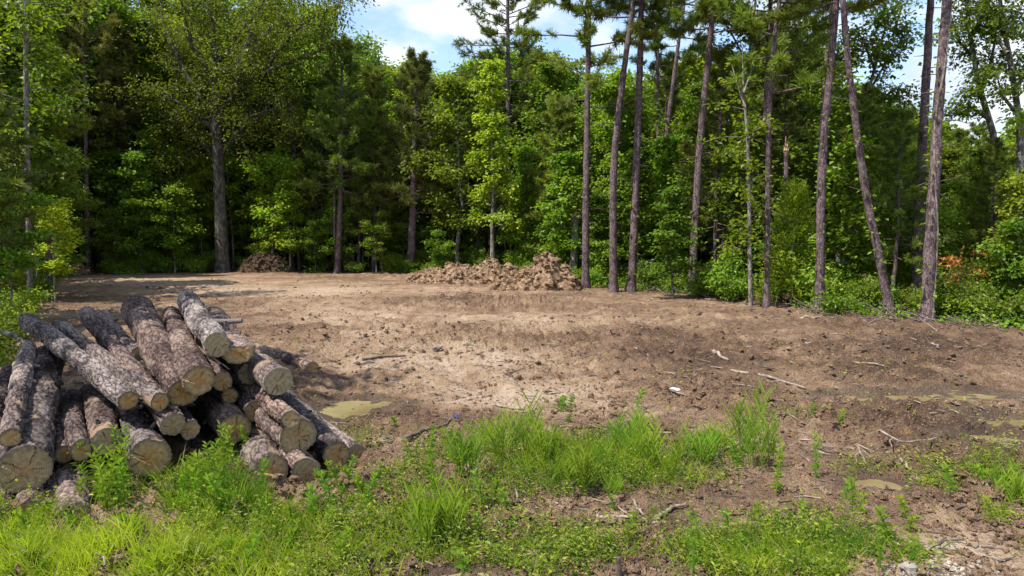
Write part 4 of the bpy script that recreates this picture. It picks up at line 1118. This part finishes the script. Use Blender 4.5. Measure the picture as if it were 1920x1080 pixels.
# chosen individuals
def at(kind, u, D, vt, label, group='trees near the edge of the wood', sxy=None, rot=None):
    x = (u - 960) / F * D; H = P(u, vt, D)[2]
    o = plant(kind, x, D, H, label, group, rot)
    if sxy: o.scale = (sxy, sxy, o.scale[2])
    return o
at('cedar1', 1488, 19.6, 345, 'broad yellowish cedar shrub left of the leafy vined pine', sxy=.85)
at('cedar2', 1683, 20.6, 225, 'tall narrow olive cedar beside the strongly leaning pine', sxy=.75)
at('pine1', 700, 35, 120, 'dense dark young pine in front of the canopy right of the twin stemmed pine')
at('pine3', 1045, 31, 175, 'feathery young pine left of the straight pine by the clay heap')
at('pine3', 560, 36, 170, 'feathery dark young pine right of the shaded soil heap')
at('pine2', 240, 36, 60, 'olive young pine left of the big spreading tree')
at('mid2', 1262, 21.5, 330, 'bright leafy sapling with pale stem in front of the crossing slender pines', sxy=.75)
at('mid3', 705, 33, 420, 'small leafy sapling with thin stem at the wood edge left of the bushy brownish pine', sxy=.55)
at('mid2', 1062, 28, 268, 'bright leafy sapling left of the broken grey trunk')
at('pine1', 1830, 33, 232, 'low dark young pine under the sky gap at the right')
at('pine3', 1795, 35, 238, 'low feathery young pine under the sky gap at the right')
at('mid4', 100, 20, 372, 'bright leafy sapling in the left corner in front of the pale thin trunk', sxy=.62)
at('tall2', 60, 24, -60, 'tall leafy tree overhanging the left corner of the clearing')
at('tall1', 200, 40, 10, 'bright topped broadleaf tree behind the thin brown pine crown')

plant('tall1', -9.7, 6.3, 11.5, 'leafy tree beside the log pile, beyond the left border', 'trees near the edge of the wood', 1.0)

# pale thin trunk at the left
base = GP(52, 520); base = np.array([(56 - 960) / F * 20, 20, 0.]); tr = MB()
pth = np.array([P(a, b, 20.) for a, b in [(56, 560), (54, 400), (50, 250), (48, 60), (50, -60)]]) - base; pth[0][2] = -.05
tr.tube(pth, np.array([5.5, 5, 4.5, 4, 2]) * 20 / F, 10); lv = MB(); r = np.random.default_rng(3); C = []
for k in range(26):
    z = r.uniform(3, 9.5); a = r.uniform(0, 6.28); s = np.array([np.interp(z, pth[:, 2], pth[:, 0]), 0, z]); e = s + np.array([math.cos(a), math.sin(a), .2]) * r.uniform(.6, 1.9); tr.tube([s, (s + e) / 2 + [0, 0, .1], e], [.02, .014, .005], 4); C += [e, (s + e) / 2, s + (e - s) * .75]
cl_leaves(lv, np.array(C), .42, 26, .15, .11, r)
tree_root('broadleaf_tree', 'pale thin trunked tree standing at the left edge of the clearing', 'tree', 'trees near the edge of the wood', base, tr.mesh('trunk', M['bark_pale'], True), lv.mesh('crown', M['broad']))

# dark airy trees against the sky at the right
def airy(pxs, D, w, label, seed, branches):
    base = P(*pxs[0], D); base[2] = 0; r = np.random.default_rng(seed)
    pth = np.array([P(a, b, D) for a, b in pxs]) - base; pth = np.vstack([[0, 0, -.1], pth]) if pth[0][2] > .2 else pth
    tr = MB(); lv = MB(); tr.tube(pth, w * D / F / 2 * np.linspace(1.2, .4, len(pth)), 9); C = []
    for pp in branches:
        q = np.array([P(a, b, D + r.uniform(-.8, .8)) for a, b in pp]) - base; tr.tube(q, w * D / F / 2 * np.linspace(.6, .15, len(pp)), 6)
        for j in range(15):
            s = q[r.integers(1, len(q))]; d = nrm(r.normal(0, 1, 3)) * r.uniform(.3, 1.1); tr.tube([s, s + d], [.014, .005], 4); C += [s + d, s + d * .6]
    for j in range(40):
        s = pth[r.integers(max(1, len(pth) - 3), len(pth))]; d = nrm(r.normal(0, 1, 3)) * r.uniform(.3, 1.6); tr.tube([s, s + d], [.014, .005], 4); C += [s + d, s + d * .6]
    cl_leaves(lv, np.array(C), .35, 20, .15, .10, r)
    tree_root('airy_tree', label, 'tree', None, base, tr.mesh('trunk', M['bark_grey'], True), lv.mesh('crown', M['broad_dark']))
airy([(1868, 420), (1862, 250), (1835, 160), (1818, 60), (1808, -30)], 27, 13, 'open crowned dark tree leaning left against the right hand sky', 5,
     [[(1855, 225), (1820, 200), (1795, 195)], [(1840, 170), (1860, 110), (1870, 40)], [(1828, 110), (1800, 80), (1785, 40)], [(1820, 70), (1840, 30), (1850, -20)]])
airy([(1915, 430), (1912, 230), (1895, 120), (1880, 40), (1870, -40)], 26, 13, 'open crowned dark tree at the far right edge', 6,
     [[(1908, 215), (1880, 180), (1870, 145)], [(1905, 180), (1925, 110), (1935, 50)], [(1890, 100), (1860, 60), (1845, 20)], [(1885, 60), (1910, 20), (1930, -20)]])
airy([(1590, 460), (1600, 300), (1620, 200), (1645, 110), (1660, 50)], 24, 9, 'airy broadleaf crown spreading between the leaning pine and the sky', 8,
     [[(1612, 220), (1650, 190), (1690, 180)], [(1625, 180), (1665, 110), (1695, 70)], [(1618, 210), (1590, 150), (1575, 110)], [(1640, 130), (1620, 80), (1610, 60)], [(1610, 250), (1660, 240), (1700, 215)]])
airy([(1400, 460), (1390, 260), (1400, 150), (1410, 60), (1420, -30)], 26, 9, 'airy broadleaf crown behind the pale forked tree', 9,
     [[(1392, 200), (1360, 140), (1340, 100)], [(1395, 180), (1440, 120), (1480, 90)], [(1402, 120), (1370, 60), (1350, 30)], [(1405, 100), (1450, 50), (1490, 20)]])

# orange shrub
base = np.array([(1820 - 960) / F * 16.6, 16.6, 0.]); t_, f_ = shrub(71, 1.75, .5, 480, .09, .055, 'orange', 5, 'bark_pale'); z_ = shrub(72, 1.3, .55, 500, .1, .06, 'shrub', 3)
o = tag(obj('orange_shrub', None, None, base), 'shrub with orange dying leaves at the right edge of the wood', 'shrub')
obj('stems', t_, o); obj('foliage', f_, o); fo = obj('foliage', z_[1], o); tag(fo, 'green lower foliage')

# shrubs along the edge
SROOT = {}
SK = {'s1': 'rounded leafy shrub', 's2': 'low spreading shrub', 's3': 'tall loose shrub', 's4': 'narrow leaved shrub', 's5': 'small bright shrub'}
def put_shrub(k, x, y, s, label):
    z = gz(x, y)
    if k not in SROOT:
        o = tag(obj('shrub', None, None, (x, y, z), random.uniform(0, 6.28), s), label, 'shrub', 'shrubs along the edge of the wood'); obj('stems', SHR[k][0], o); obj('foliage', SHR[k][1], o); SROOT[k] = o
    else: tag(dup(SROOT[k], (x, y, z), random.uniform(0, 6.28), s), label, None, 'shrubs along the edge of the wood')
c = 0
while c < 105:
    u = rz.uniform(-120, 2080); off = abs(rz.normal(0, 1.7)) + .1; D = float(edge_d(u)) + off
    if rz.random() > D / 36: continue
    if 380 < u < 560 and rz.random() < .5: continue
    x = (u - 960) / F * D
    k = ['s1', 's2', 's3', 's4', 's5'][rz.integers(0, 5)] if off > .6 else ['s5', 's2', 's5'][rz.integers(0, 3)]
    s = rz.uniform(.5, 1.05) * (1 if u > 1050 else .9)
    put_shrub(k, x, D, s, f'{SK[k]} {"at the foot of the trees" if off < 1.5 else "just inside the wood"} {zone(u)}'); c += 1
for (u, v, k, s, lab) in [(30, 640, 's4', .6, 'dense leafy shrub at the left border behind the leaning slim log'), (0, 690, 's4', .55, 'low leafy shrub at the left border beside the log pile'), (55, 590, 's5', .8, 'low leafy shrub at the corner of the clearing on the left'), (15, 560, 's4', .8, 'tall leafy shrub in the left corner of the clearing'),
                          (75, 545, 's4', .7, 'rounded shrub at the far left corner of the clearing'), (-25, 760, 's4', .5, 'leafy shrub at the picture edge left of the logs'),
                          (1345, 560, 's1', 1.0, 'light green shrub between the thick leaning pine and the pale forked tree'), (1310, 556, 's5', 1.0, 'small bright shrub at the foot of the thick leaning pine'), (1375, 565, 's2', .8, 'low bright shrub left of the pale forked tree'),
                          (1855, 590, 's1', 1.1, 'dense light shrub behind the orange leaved shrub'), (1905, 600, 's3', 1.0, 'tall light shrub at the right picture edge'), (1780, 585, 's4', .9, 'shrub right of the vine wrapped pine'), (1915, 560, 's1', 1.5, 'big pale leaved shrub at the right picture edge'),
                          (1570, 590, 's5', .8, 'small bright shrub at the foot of the leafy vined pine')]:
    p = GP(u, v); put_shrub(k, p[0], p[1], s, lab)

# far mass of the wood that closes the view
rw = np.random.default_rng(99); n = 5600
u = rw.uniform(-700, 2700, n); D = edge_d(u) + rw.uniform(22, 34, n); x = (u - 960) / F * D
top = CAM_H + (430 - np.interp(u, SKY_U, SKY_V)) / F * D
C = np.stack([x, D, rw.uniform(0, 1, n) ** 1.5 * np.minimum(top * .86, 17)], 1)
lv = MB(); cl_leaves(lv, C, 1.15, 34, .42, .30, rw, flat=.8)
m_ = 2600; u = rw.uniform(-700, 2700, m_); D = edge_d(u) + rw.uniform(17, 23, m_); C2 = np.stack([(u - 960) / F * D, D, rw.uniform(0, 4.5, m_)], 1); cl_leaves(lv, C2, .85, 30, .34, .24, rw, flat=.9)
for k in range(160):
    p = C[rw.integers(0, n)]; lv.tube([[p[0], p[1] - 1, 0], [p[0] + rw.normal(0, .2), p[1] - 1, 7]], [.12, .07], 5, 1)
tag(obj('far_woods', lv.mesh('far_woods', [M['broad_dark'], M['bark_grey']])), kind='stuff')

# undergrowth on the wood floor
n = 5200; u = rw.uniform(-200, 2120, n); off = np.abs(rw.normal(0, 5, n)) - .3; D = edge_d(u) + off; x = (u - 960) / F * D
C = np.stack([x, D, ground_z(x, D) + rw.uniform(.02, .35, n) * np.clip(off + .5, .2, 1)], 1); C = C[fbm(x * .4, D * .4, 3, 8) > .45]
lv = MB(); cl_leaves(lv, C, .22, 12, .10, .07, rw, flat=.6)
tag(obj('undergrowth', lv.mesh('undergrowth', M['shrub'])), kind='stuff')

# ------------------------------------------------------------------ near vegetation
GREEN = [  # tall-ish green: u, v, su, sv, w
    (200, 1065, 420, 62, 1.0), (420, 955, 170, 48, 1.0), (215, 940, 50, 30, .8), (610, 985, 140, 42, .9), (150, 988, 190, 24, .75), (760, 880, 120, 55, .75), (740, 1000, 160, 60, .7), (1110, 885, 230, 52, .8), (1110, 830, 220, 26, .55), (960, 800, 70, 18, .4), (830, 990, 60, 30, .9),
    (1440, 1040, 230, 60, 1.0), (1060, 1035, 160, 50, .75), (930, 1040, 110, 40, .6), (880, 935, 70, 40, .6), (1250, 1000, 120, 40, .75), (1820, 900, 130, 55, .75), (1850, 960, 90, 30, .6), (1500, 780, 110, 22, .45), (1560, 760, 50, 14, .5), (1380, 860, 35, 25, .7), (1040, 765, 40, 12, .4),
    (1620, 890, 60, 60, .3), (1700, 1050, 60, 30, .3), (690, 830, 60, 30, .55), (20, 1050, 120, 40, 1)]
FARG = [(215, 567, 60, 5, .9), (310, 568, 30, 4, .9), (620, 526, 50, 6, .8), (850, 519, 50, 4, .5), (300, 545, 20, 3, .3), (870, 658, 26, 7, .6), (1085, 650, 22, 8, .5), (560, 640, 10, 5, .8), (1280, 577, 12, 5, .8), (1465, 665, 10, 6, .8), (1700, 705, 60, 10, .4), (1640, 722, 20, 5, .6),
        (1165, 567, 14, 4, .6), (990, 563, 8, 3, .7), (1100, 547, 10, 4, .9), (1745, 690, 14, 5, .6)]
def green(u, v, x, y):
    m = blobs(u, v, GREEN) ** .8 * (1 - .85 * blobs(u, v, [(535, 918, 80, 26, 1), (135, 960, 55, 26, .8)]))
    n = fbm(x * 1.7, y * 1.7, 4, 61)
    return np.clip(m * 1.5 - .15, 0, 1) * smooth(.30, .56, n + .38 * (m - .55)) * (basin(x, y) < .3)

# low leafy ground cover
u, v, x, y = screen_pts(300000, -250, 2170, 690, 1190, 201)
g_ = np.maximum(green(u, v, x, y), .035 * (fbm(x * 3, y * 3, 3, 90) > .55))
k = r0.random(len(u)) < g_ * .8; u, v, x, y = u[k], v[k], x[k], y[k]; n = len(x)
h = np.abs(r0.normal(0, .05, n)) * (.35 + 1.6 * smooth(.35, .7, fbm(x * 4, y * 4, 3, 133))) + .006
ln = r0.uniform(.014, .042, n); a = r0.uniform(0, 6.28, n)
tn = np.clip(-.12 + .95 * fbm(x * 1.6, y * 1.6, 4, 17) + r0.normal(0, .26, n), 0, 1)
mb = MB(); mb.leaves(np.stack([x, y, ground_z(x, y) + h], 1), np.stack([np.cos(a), np.sin(a), r0.uniform(-.3, .5, n)], 1), r0.normal(0, .4, (n, 3)) + [0, 0, .8], ln, ln * r0.uniform(.35, .6, n), 0, tn)
# far green patches
u, v, x, y = screen_pts(34000, 60, 1990, 512, 860, 202)
k = (r0.random(len(u)) < blobs(u, v, FARG) * .8 + .16 * smooth(.46, .66, fbm(x * 1.3, y * 1.3, 3, 44)) * (.3 + .7 * (u > 1050))) & (y < edge_d(u)); x, y = x[k], y[k]; n = len(x); a = r0.uniform(0, 6.28, n)
ln = r0.uniform(.04, .085, n) * (.45 + y * .025)
mb.leaves(np.stack([x, y, ground_z(x, y) + r0.uniform(.01, .07, n)], 1), np.stack([np.cos(a), np.sin(a), r0.uniform(0, .9, n)], 1), r0.normal(0, .4, (n, 3)) + [0, 0, .8], ln, ln * .45, 0, r0.uniform(.3, .9, n))
tag(obj('ground_cover', mb.mesh('ground_cover', M['cover'])), kind='stuff')

# grass
u, v, x, y = screen_pts(180000, -250, 2170, 760, 1190, 203)
gl = green(u, v, x, y); gl = gl * np.clip(.25 + blobs(u, v, [(150, 1050, 430, 110, 1), (430, 965, 180, 60, .9), (1110, 880, 210, 55, .9), (1450, 1060, 230, 60, .6), (1880, 930, 60, 50, .5)]), 0, 1)
k = r0.random(len(u)) < gl * .85; u, v, x, y = u[k], v[k], x[k], y[k]; n = len(x)
a = r0.uniform(0, 6.28, n); tall = blobs(u, v, [(1110, 870, 200, 50, 1), (430, 950, 170, 40, .8)])
ln = r0.uniform(.06, .20, n) * (1 + .55 * tall + .5 * blobs(u, v, [(150, 1080, 380, 70, 1), (430, 990, 160, 50, 1)]))
yel = blobs(u, v, [(230, 1075, 360, 75, .75), (1450, 1060, 200, 50, .35)])
mb = MB(); sp = r0.uniform(.15, .7, n)[:, None]
mb.blades(np.stack([x, y, ground_z(x, y) - .01], 1), np.stack([np.cos(a), np.sin(a), 0 * a], 1) * sp + np.array([0, 0, 1.]), np.stack([-np.sin(a), np.cos(a), .01 + 0 * a], 1), ln, r0.uniform(.004, .009, n), r0.uniform(.2, .9, n), 3, 0,
          np.clip(-.22 + .95 * fbm(x * 1.8, y * 1.8, 4, 19) + r0.normal(0, .24, n) + .8 * yel, 0, 1))
mb.m[-1][:] = np.tile(np.where(r0.random(n) < .07, 1, 0), 3)
tag(obj('grass', mb.mesh('grass', [M['grass'], M['straw']])), kind='stuff')

# tall cane-like grass clumps
def cane(seed, stems, h, spread):
    r = np.random.default_rng(seed); mb = MB()
    for s in range(stems):
        a = r.uniform(0, 6.28); b = np.array([math.cos(a), math.sin(a), 0]) * r.uniform(0, spread); hh = h * r.uniform(.6, 1.1); ln = np.array([math.cos(a), math.sin(a), 0]) * r.uniform(.0, .35) * hh
        q = np.array([b, b + ln * .35 + [0, 0, hh * .5], b + ln + [0, 0, hh * .95]]); mb.tube(q, [.004, .0035, .002], 4, 0, .3)
        n = 8; f = np.linspace(.25, 1, n); c = np.stack([np.interp(f * 2, range(3), q[:, k]) for k in range(3)], 1); an = a + np.arange(n) * math.pi + r.normal(0, .5, n)
        ax = np.stack([np.cos(an), np.sin(an), r.uniform(.9, 2.0, n) + f], 1)
        mb.blades(c, ax, np.stack([-np.sin(an), np.cos(an), 0 * an], 1), r.uniform(.11, .20, n) * h / .4, r.uniform(.010, .016, n), r.uniform(.15, .6, n), 4, 0, np.clip(r.uniform(.2, .5, n) + .2 * f, 0, 1), True)
    return mb.mesh('tall_grass_clump', M['weed'])
CANES = [cane(1, 16, .40, .10), cane(2, 12, .46, .08), cane(3, 20, .34, .14)]
CSPOT = [(945, 868), (985, 858), (1020, 872), (1045, 850), (1070, 868), (1060, 905), (1130, 875), (1165, 850), (1190, 868), (1215, 880), (1270, 868), (1300, 865), (1315, 875), (1255, 900), (1095, 925), (1150, 930), (1200, 840), (1345, 850), (905, 845), (1390, 845), (880, 890), (1420, 880),
         (820, 1005), (800, 1020), (840, 1010), (1870, 930), (1905, 945)]
groot = []
for i, (u_, v_) in enumerate(CSPOT):
    p = GP(u_, v_); lab = 'tall cane like grass clump in the green patch at centre foreground' if u_ < 1350 and v_ < 960 else ('dark grass clump in the near weeds left of the bare mud' if u_ < 1000 else 'broad bladed grass clump in the weeds at the right edge')
    if i < 3:
        o = tag(obj('tall_grass_clump', CANES[i], None, p, random.uniform(0, 6)), lab, 'grass clump', 'tall grass clumps'); groot.append(o)
    else:
        o = dup(groot[i % 3], p, random.uniform(0, 6), random.uniform(.45, 1.15)); tag(o, lab, None, 'tall grass clumps')

# leafy weed stalks
def weed(seed, h, n, L, W, lean=.15):
    r = np.random.default_rng(seed); mb = MB(); nst = 1 + int(r.integers(0, 2))
    for s in range(nst):
        a = r.uniform(0, 6.28); q = np.array([[0, 0, -.01], [math.cos(a) * lean * h * .3, math.sin(a) * lean * h * .3, h * .5], [math.cos(a) * lean * h, math.sin(a) * lean * h, h * r.uniform(.8, 1)]])
        mb.tube(q, [.005, .004, .002], 5, 1, .3)
        f = np.linspace(.12, 1, n); c = np.stack([np.interp(f * 2, range(3), q[:, k]) for k in range(3)], 1); an = np.arange(n) * 2.4 + r.uniform(0, 6)
        ax = np.stack([np.cos(an), np.sin(an), .25 + 1.1 * f ** 2 + r.normal(0, .2, n)], 1)
        mb.blades(c, ax, np.stack([-np.sin(an), np.cos(an), 0 * an], 1), L * r.uniform(.7, 1.2, n) * (1.1 - .45 * f), W * .72, r.uniform(.1, .5, n), 3, 0, np.clip(.15 + .5 * f + r.normal(0, .1, n), 0, 1), True)
    return mb.mesh('leafy_weed', [M['weed'], M['weed']])
WEEDS = [weed(1, .46, 34, .10, .022), weed(2, .36, 28, .09, .022), weed(3, .24, 18, .08, .022, .35), weed(4, .42, 20, .06, .026, .1), weed(5, .17, 14, .055, .026, .3)]
WS = []
for (cu, cv, su, sv, n, ks, lab) in [(212, 935, 34, 22, 14, (0, 1, 1), 'bushy lance leaved weed in front of the log with the dark green face'), (370, 935, 62, 24, 20, (1, 1, 2), 'lance leaved weed in front of the shadowed pile centre'), (432, 892, 22, 14, 6, (1, 2), 'lance leaved weed reaching over the reddish shaded end'),
                                     (90, 1030, 90, 20, 10, (2, 4), 'leafy weed in front of the bottom logs'), (670, 930, 50, 20, 10, (4, 4, 2), 'low leafy weed at the right foot of the pile'), (760, 880, 90, 40, 18, (4, 4, 2), 'low leafy weed on the soil right of the pile'),
                                     (520, 1020, 160, 40, 14, (2, 4), 'leafy weed in the near grass below the pile'), (1550, 930, 130, 60, 5, (3, 4), 'thin stalked weed on the mud at the right'), (1370, 860, 25, 18, 6, (4, 2), 'yellow green weed tuft right of the tall grass'),
                                     (1500, 780, 80, 20, 4, (4,), 'small weed seedling beyond the weedy mud'), (1800, 940, 110, 50, 9, (4, 4, 2), 'leafy weed in the patch at the right edge'), (1400, 1020, 170, 40, 9, (4, 4, 2), 'leafy weed in the bright near patch'),
                                     (1040, 770, 60, 14, 4, (4,), 'small seedling on the sand above the tall grass'), (1000, 970, 160, 40, 8, (4,), 'small weed by the bare mud in the foreground')]:
    for i in range(n): WS.append((rz.normal(cu, su), rz.normal(cv, sv), ks[rz.integers(0, len(ks))], lab))
WS += [(1433, 1060, 3, 'tall thin weed stalk at the bottom, left of the three tall stalks'), (1650, 1075, 3, 'tall leafy weed stalk beside the bare sandy corner'), (1598, 960, 3, 'tall narrow weed stalk standing on the mud'), (1300, 1090, 3, 'tall weed stalk at the bottom centre of the bright patch'), (1195, 770, 2, 'lone tall seedling behind the tall grass'),
       (1455, 930, 3, 'upright weed stalk right of the yellow green tuft')]
wr = {}
for (u_, v_, k, lab) in WS:
    if v_ > 1150 or v_ < 740: continue
    p = GP(u_, v_)
    if k not in wr: wr[k] = tag(obj('leafy_weed', WEEDS[k], None, p, random.uniform(0, 6)), lab, 'weed', 'leafy weeds in the foreground')
    else: tag(dup(wr[k], p, random.uniform(0, 6), random.uniform(.7, 1.2)), lab, None, 'leafy weeds in the foreground')

# ------------------------------------------------------------------ light, sky, camera
SUN = nrm(np.array([-.45, -.25, .86]))
elev = math.asin(SUN[2]); azim = math.atan2(SUN[0], SUN[1])
w = bpy.data.worlds.new('World'); SC.world = w; w.use_nodes = True
N, L = w.node_tree.nodes, w.node_tree.links; N.clear()
out = N.new('ShaderNodeOutputWorld'); bg = N.new('ShaderNodeBackground'); sky = N.new('ShaderNodeTexSky')
sky.sky_type = 'NISHITA'; sky.sun_disc = False; sky.sun_elevation = elev; sky.sun_rotation = azim; sky.air_density = 1.0; sky.dust_density = .6; sky.ozone_density = 1.5
tc = N.new('ShaderNodeTexCoord'); mp = N.new('ShaderNodeMapping'); mp.inputs['Scale'].default_value = (1, 1, 2.0); mp.inputs['Location'].default_value = (.35, .2, .1)
nz = N.new('ShaderNodeTexNoise'); nz.inputs['Scale'].default_value = 3.4; nz.inputs['Detail'].default_value = 9; nz.inputs['Roughness'].default_value = .55
L.new(tc.outputs['Generated'], mp.inputs[0]); L.new(mp.outputs[0], nz.inputs['Vector'])
rp = N.new('ShaderNodeMapRange'); rp.interpolation_type = 'SMOOTHSTEP'; rp.inputs[1].default_value = .46; rp.inputs[2].default_value = .60; L.new(nz.outputs['Fac'], rp.inputs[0])
n2 = N.new('ShaderNodeTexNoise'); n2.inputs['Scale'].default_value = 7; n2.inputs['Detail'].default_value = 7; L.new(mp.outputs[0], n2.inputs['Vector'])
cr = ramp(N, [(.35, (2.1, 2.8, 3.9)), (.60, (4.4, 4.55, 4.8))]); L.new(n2.outputs['Fac'], cr.inputs[0])
mx = N.new('ShaderNodeMix'); mx.data_type = 'RGBA'; mx.clamp_result = False
L.new(rp.outputs[0], mx.inputs[0]); L.new(sky.outputs[0], mx.inputs[6]); L.new(cr.outputs[0], mx.inputs[7])
L.new(mx.outputs[2], bg.inputs[0]); bg.inputs[1].default_value = .15; L.new(bg.outputs[0], out.inputs[0])

sd = bpy.data.lights.new('sun', 'SUN'); sd.energy = 4.2; sd.angle = RD(.53); sd.color = (1, .95, .86)
so = bpy.data.objects.new('sun', sd); COL.objects.link(so)
import mathutils
so.rotation_euler = mathutils.Vector(-SUN).to_track_quat('-Z', 'Y').to_euler()

cd = bpy.data.cameras.new('camera'); cd.sensor_width = 36; cd.lens = F / 1920 * 36; cd.clip_end = 3000; cd.clip_start = .05
co = bpy.data.objects.new('camera', cd); COL.objects.link(co); co.location = (0, 0, CAM_H); co.rotation_euler = (math.pi / 2 - PITCH, 0, 0)
SC.camera = co
SC.render.engine = 'CYCLES'
c = SC.cycles; c.max_bounces = 6; c.diffuse_bounces = 3; c.glossy_bounces = 2; c.transmission_bounces = 3; c.transparent_max_bounces = 4
c.caustics_reflective = c.caustics_refractive = False; c.use_denoising = True; c.denoiser = 'OPENIMAGEDENOISE'; c.denoising_input_passes = 'RGB_ALBEDO_NORMAL'; c.denoising_prefilter = 'ACCURATE'; c.sample_clamp_indirect = 6
SC.view_settings.view_transform = 'Standard'; SC.view_settings.look = 'None'; SC.view_settings.exposure = 0.88; SC.view_settings.gamma = 1
